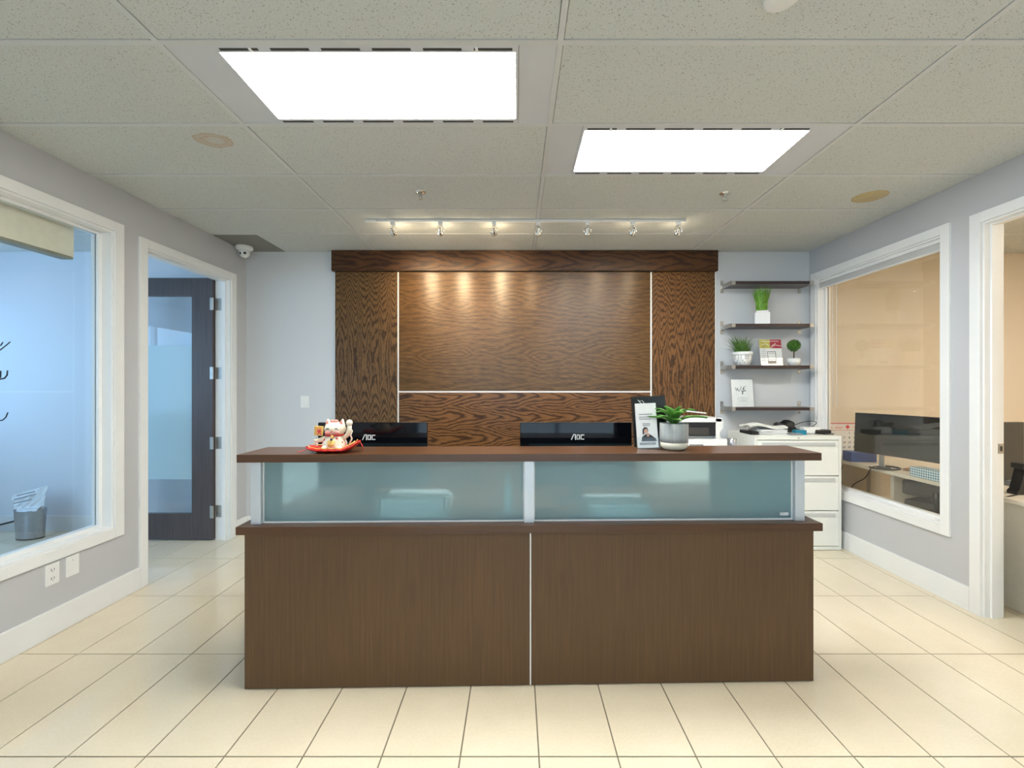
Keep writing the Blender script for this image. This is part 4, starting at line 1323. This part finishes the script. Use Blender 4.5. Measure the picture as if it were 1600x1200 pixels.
# waste bin with newspaper
bd = 3.93
bn = thing('waste_bin', 'oval brushed metal waste bin against the back wall of the left office', 'bin', ((47.5 - CX) * bd / F, bd, 0))
MB().lathe([(0, .004), (.108, .004), (.112, .01), (.128, .262), (.131, .268), (.126, .268), (.108, .02), (0, .016)], seg=40, sy=.62).build('bin_body', M['bin'], bn)
MB().lathe([(0, .001), (.110, .001), (.113, .010), (.1125, .012)], seg=40, sy=.62).build('base_ring', M['black'], bn)
def crumple(poly, y, dz, seed):
    rnd = random.Random(seed)
    b = MB(); t_ = b.b
    n_ = 7
    (x00, z00), (x10, z10), (x11, z11), (x01, z01) = poly
    g_ = []
    for i in range(n_ + 1):
        row = []
        for j in range(n_ + 1):
            u, v = i / n_, j / n_
            X = (x00 * (1 - u) + x10 * u) * (1 - v) + (x01 * (1 - u) + x11 * u) * v
            Z = (z00 * (1 - u) + z10 * u) * (1 - v) + (z01 * (1 - u) + z11 * u) * v
            row.append(t_.verts.new((X, y + dz * (v - .5) + rnd.uniform(-.010, .010), Z)))
        g_.append(row)
    for i in range(n_):
        for j in range(n_): t_.faces.new((g_[i][j], g_[i + 1][j], g_[i + 1][j + 1], g_[i][j + 1]))
    return b
o = crumple([(-.13, .24), (.115, .255), (.10, .475), (-.225, .385)], .02, .06, 3).build('newspaper', M['paper'], loc=bn.location)
sm = o.modifiers.new('s', 'SOLIDIFY'); sm.thickness = .004
setp(o, 'folded newspaper sticking out of the metal waste bin', 'newspaper')
b = MB(); b.b.from_mesh(o.data); 
b.b.free()
o2 = MB().strokes([[(-.10, .395), (.06, .435)], [(-.13, .36), (.07, .41)], [(-.13, .325), (.03, .36)]], .010, .0).build('print_columns', M['ink_grey'], o, loc=(0, -.018, 0))
o = crumple([(-.11, .24), (.12, .268), (.10, .30), (-.08, .285)], -.03, .05, 9).build('crumpled_paper', M['paper'], loc=bn.location)
sm = o.modifiers.new('s', 'SOLIDIFY'); sm.thickness = .004
setp(o, 'crumpled white paper at the front of the waste bin opening', 'paper')
o = MB().tube([P(-20, 824, 4.07), P(0, 820, 4.07), P(14, 816.5, 4.07), P(26, 813.5, 4.07), P(40, 812, 4.07)], .008).build('black_cable', M['cable']); setp(o, 'thick black cable along the baseboard behind the waste bin', 'cable')

# ---------------------------------------------------------------- right office
DZ = .702
dk = thing('office_desk', 'cream office desk running along the right window wall', 'desk', (3.07, 1.9, 0))
bx('desk_top', M['desk_cream'], dk, 0, .72, 0, 2.25, DZ - .028, DZ, .003)
bx('modesty_panel', M['desk_cream'], dk, .045, .062, .02, .84, .004, DZ - .029, .001)
b = MB(); b.box(.56, .66, 1.0, 1.05, .004, DZ - .029); b.box(.3, .4, 2.15, 2.2, .004, DZ - .029); b.box(.05, .6, 1.62, 1.65, .25, DZ - .029); b.build('leg_frame', M['desk_cream'], dk)
# big curved monitor
mo = thing('curved_monitor', 'wide curved dark monitor on the office desk behind the right window', 'monitor', (3.16, 3.62, DZ))
b = MB(); t_ = b.b
p0, p1 = Vector((3.045, 3.84, 0)) - Vector((3.16, 3.62, 0)), Vector((3.235, 2.96, 0)) - Vector((3.16, 3.62, 0))
nrm = Vector((p1.y - p0.y, -(p1.x - p0.x), 0)).normalized()
def slab(off0, off1, zin, rin, name, m):
    b = MB(); t_ = b.b
    cols = []
    for i in range(17):
        u = rin + (1 - 2 * rin) * i / 16
        c = p0.lerp(p1, u) - nrm * (.020 * (1 - (2 * u - 1) ** 2))
        lo, hi = Vector((0, 0, .115 + zin)), Vector((0, 0, .462 - zin))
        tl = nrm * -.015
        cols.append([t_.verts.new(c + nrm * off0 + lo), t_.verts.new(c + nrm * off0 + hi + tl), t_.verts.new(c + nrm * off1 + hi + tl), t_.verts.new(c + nrm * off1 + lo)])
    for q, r_ in zip(cols, cols[1:]):
        for k in range(4): t_.faces.new((q[k], q[(k + 1) % 4], r_[(k + 1) % 4], r_[k]))
    t_.faces.new(cols[0]); t_.faces.new(cols[-1])
    return b.build(name, m, mo)
slab(0, -.03, 0, 0, 'back_shell', M['black'])
slab(.0012, .0006, .006, .008, 'screen', M['screen'])
MB().tube([(-.03, .03, .012), (-.01, .05, .10), (.02, .06, .20)], .018, 10).build('stand_neck', M['grey_plastic'], mo)
b = MB(); b.tube([(.11 * math.cos(a) - .03, .09 * math.sin(a) + .0, .008) for a in [R(k) for k in range(-200, 60, 12)]], .008, 8); b.box(-.05, .0, -.03, .06, .001, .012); b.build('stand_base', M['black'], mo)
# papers, tissue box, blue box, calendar
paper_stack('desk_papers', 'loose papers on the office desk behind the ring patterned box', 'papers', (3.36, 3.20, DZ + .001), R(8), 4, .22, .30, .02, M['paper'], 5)
paper_stack('brown_papers', 'brown printed papers beside the stand of the curved monitor', 'papers', (3.33, 3.50, DZ + .001), R(24), 3, .20, .16, .018, plain('brown_card', (.28, .16, .09), .5, var=.3), 6)
o = MB().box(0, .11, -.19, .19, 0, .072, .003).build('patterned_box', M['tissue'], loc=(3.085, 3.15, DZ + .0005)); setp(o, 'long pale box with blue ring pattern at the desk edge behind the right window', 'box')
o = MB().box(0, .22, 0, .12, 0, .092, .003).build('blue_box', M['blue'], loc=(3.09, 3.93, DZ + .0005), rz=R(-6)); setp(o, 'blue carton on the office desk below the calendar', 'box')
ca = thing('calendar', 'white desk calendar with red heading against the cream office wall', 'calendar', (3.03, 4.12, DZ + .03))
CW, CH = .40, .31
MB().box(0, CW, 0, .006, 0, CH, .001).build('backing', M['paper'], ca)
b = MB(); b.box(-.004, CW, -.003, -.0002, CH - .004, CH + .004); b.box(-.006, .0, -.004, .006, CH - .09, CH + .004); b.box(.004, CW, -.001, -.0002, CH - .068, CH - .065); b.build('red_frame', M['red_ink'], ca)
b = MB(); cx_, cz_ = .175, CH - .034
b.front([(cx_ - .022, cz_), (cx_, cz_ - .022), (cx_ + .022, cz_), (cx_, cz_ + .022)], -.0016, -.0002); b.build('red_emblem', M['red_ink'], ca)
b = MB(); b.strokes([[(.02, CH - .03), (.02, CH - .05)], [(.05, CH - .035), (.13, CH - .035)], [(.22, CH - .035), (.33, CH - .035)], [(.05, CH - .048), (.12, CH - .048)]], .006, -.0002, .001); b.build('heading_lines', M['pink'], ca)
dday = 1
for r_ in range(5):
    for c_ in range(7):
        if r_ == 0 and c_ < 3: continue
        if dday > 31: continue
        text_mesh('date_number', str(dday), .027, M['red_ink'] if c_ in (0,) else M['ink'], ca, (.045 + c_ * .049, -.0006, CH - .092 - r_ * .046), bold=.0006)
        dday += 1
# cables under the desk edge
cab = [('power_cable', [(3.16, 3.66, DZ + .004), (3.062, 3.66, DZ + .006), (3.045, 3.72, .60), (3.04, 3.85, .50), (3.04, 3.88, .35)], 'black cord hanging over the desk edge near the blue carton'),
       ('power_cable', [(3.11, 2.93, DZ + .03), (3.06, 2.94, DZ + .010), (3.05, 2.99, .60), (3.06, 3.05, .45), (3.06, 3.0, .30)], 'black cord hanging over the desk edge near the ring patterned box'),
       ('thin_cable', [(3.05, 3.98, DZ - .04), (3.045, 4.0, .55), (3.05, 3.95, .40)], 'thin cord hanging below the office desk in the far corner')]
for nm, pts, lb in cab:
    pv = [Vector(q) for q in pts]; sm_ = []
    for i in range(len(pv) - 1):
        a0, a1, a2, a3 = pv[max(i - 1, 0)], pv[i], pv[i + 1], pv[min(i + 2, len(pv) - 1)]
        for k in range(6):
            t0 = k / 6
            sm_.append(.5 * ((2 * a1) + (a2 - a0) * t0 + (2 * a0 - 5 * a1 + 4 * a2 - a3) * t0 ** 2 + (3 * a1 - a0 - 3 * a2 + a3) * t0 ** 3))
    sm_.append(pv[-1])
    o = MB().tube(sm_, .004 if nm == 'power_cable' else .0025, 8).build(nm, M['cable']); setp(o, lb, 'cable')
# office chair under the desk
ch = thing('office_chair', 'dark grey office chair pushed under the desk behind the right window', 'chair', (3.42, 3.30, 0), R(200))
MB().box(-.24, .24, -.23, .23, .43, .50, .03).build('seat', M['chair_fabric'], ch)
MB().box(.22, .28, -.22, .22, .54, .66, .025).build('backrest', M['chair_fabric'], ch)
MB().cyl((0, 0, .08), (0, 0, .43), .025).build('gas_column', M['black'], ch)
b = MB(); b.tube([(.2, 0, .44), (.27, 0, .46), (.285, 0, .60)], .018); b.build('back_support', M['black'], ch)
for k in range(5):
    a = k * 2 * PI / 5
    lg = MB().tube([(0, 0, .09), (.15 * math.cos(a), .15 * math.sin(a), .085), (.27 * math.cos(a), .27 * math.sin(a), .065)], .018, 8).build('leg', M['black'], ch)
    MB().cyl((.27 * math.cos(a) - .012, .27 * math.sin(a), .026), (.27 * math.cos(a) + .012, .27 * math.sin(a), .026), .024, 14).build('caster', M['black'], lg)
# items seen through the right door
pc = thing('dark_computer', 'dark grey computer screen on the office desk seen through the right doorway', 'computer', (3.47, 3.0, DZ), R(4))
MB().box(-.075, .12, 0, .03, .04, .447, .004).build('back_shell', plain('dark_grey_shell', (.06, .058, .052), .35), pc)
MB().box(-.02, .06, -.04, .06, 0, .04, .004).build('stand', M['grey_plastic'], pc)
ph = thing('headset_stand', 'black angled phone stand with a red stripe at the end of the office desk', 'phone stand', (3.27, 2.74, DZ))
b = MB(); b.front([(-.045, 0), (.075, 0), (.075, .018), (.0, .020), (.035, .165), (.005, .165), (-.03, .035), (-.045, .02)], 0, .06); b.build('stand_body', M['black'], ph)
b = MB(); b.box(-.01, .13, .0, .07, .166, .200, .006); b.build('cradle', M['black'], ph)
MB().box(.0, .13, -.002, .0, .176, .182).build('red_stripe', M['red_ink'], ph)
o = MB().tube([(3.22, 2.73, DZ + .006), (3.14, 2.70, DZ + .006), (3.06, 2.70, DZ - .01), (3.05, 2.72, .62), (3.05, 2.75, .56)], .004).build('phone_cable', M['cable']); setp(o, 'black phone cord running off the desk end by the right doorway', 'cable')
o = MB().box(-.10, .10, -.08, .08, 0, .05, .01).build('dark_pouch', M['black'], loc=(3.66, 3.1, DZ + .45)); 
bpy.data.objects.remove(o)
# raised blind in the right window
bl = thing('venetian_blind', 'raised white slatted blind at the head of the right window', 'blind', (XR + .030, RW[0], ZT - .012))
bx('head_rail', M['white_plastic'], bl, -.018, .018, .016, RW[1] - RW[0] - .016, -.028, -.001, .002)
for k in range(6):
    bx('slat', M['white_plastic'], bl, -.016, .016, .02, RW[1] - RW[0] - .02, -.036 - k * .0065, -.0325 - k * .0065)
bx('bottom_rail', M['white_plastic'], bl, -.016, .016, .02, RW[1] - RW[0] - .02, -.082, -.071, .002)
for px in (1302, 1308):
    dd = (XR + .03) * F / (px - CX)
    dd = min(dd, 3.98)
    b = MB(); yy = dd - RW[0]
    b.tube([(-.004, yy, -.03), (-.004, yy + .003, -.5), (-.004, yy, -(2.398 - (H - 33 * dd / F)))], .0022, 6); b.build('pull_cord', M['paper'], bl)
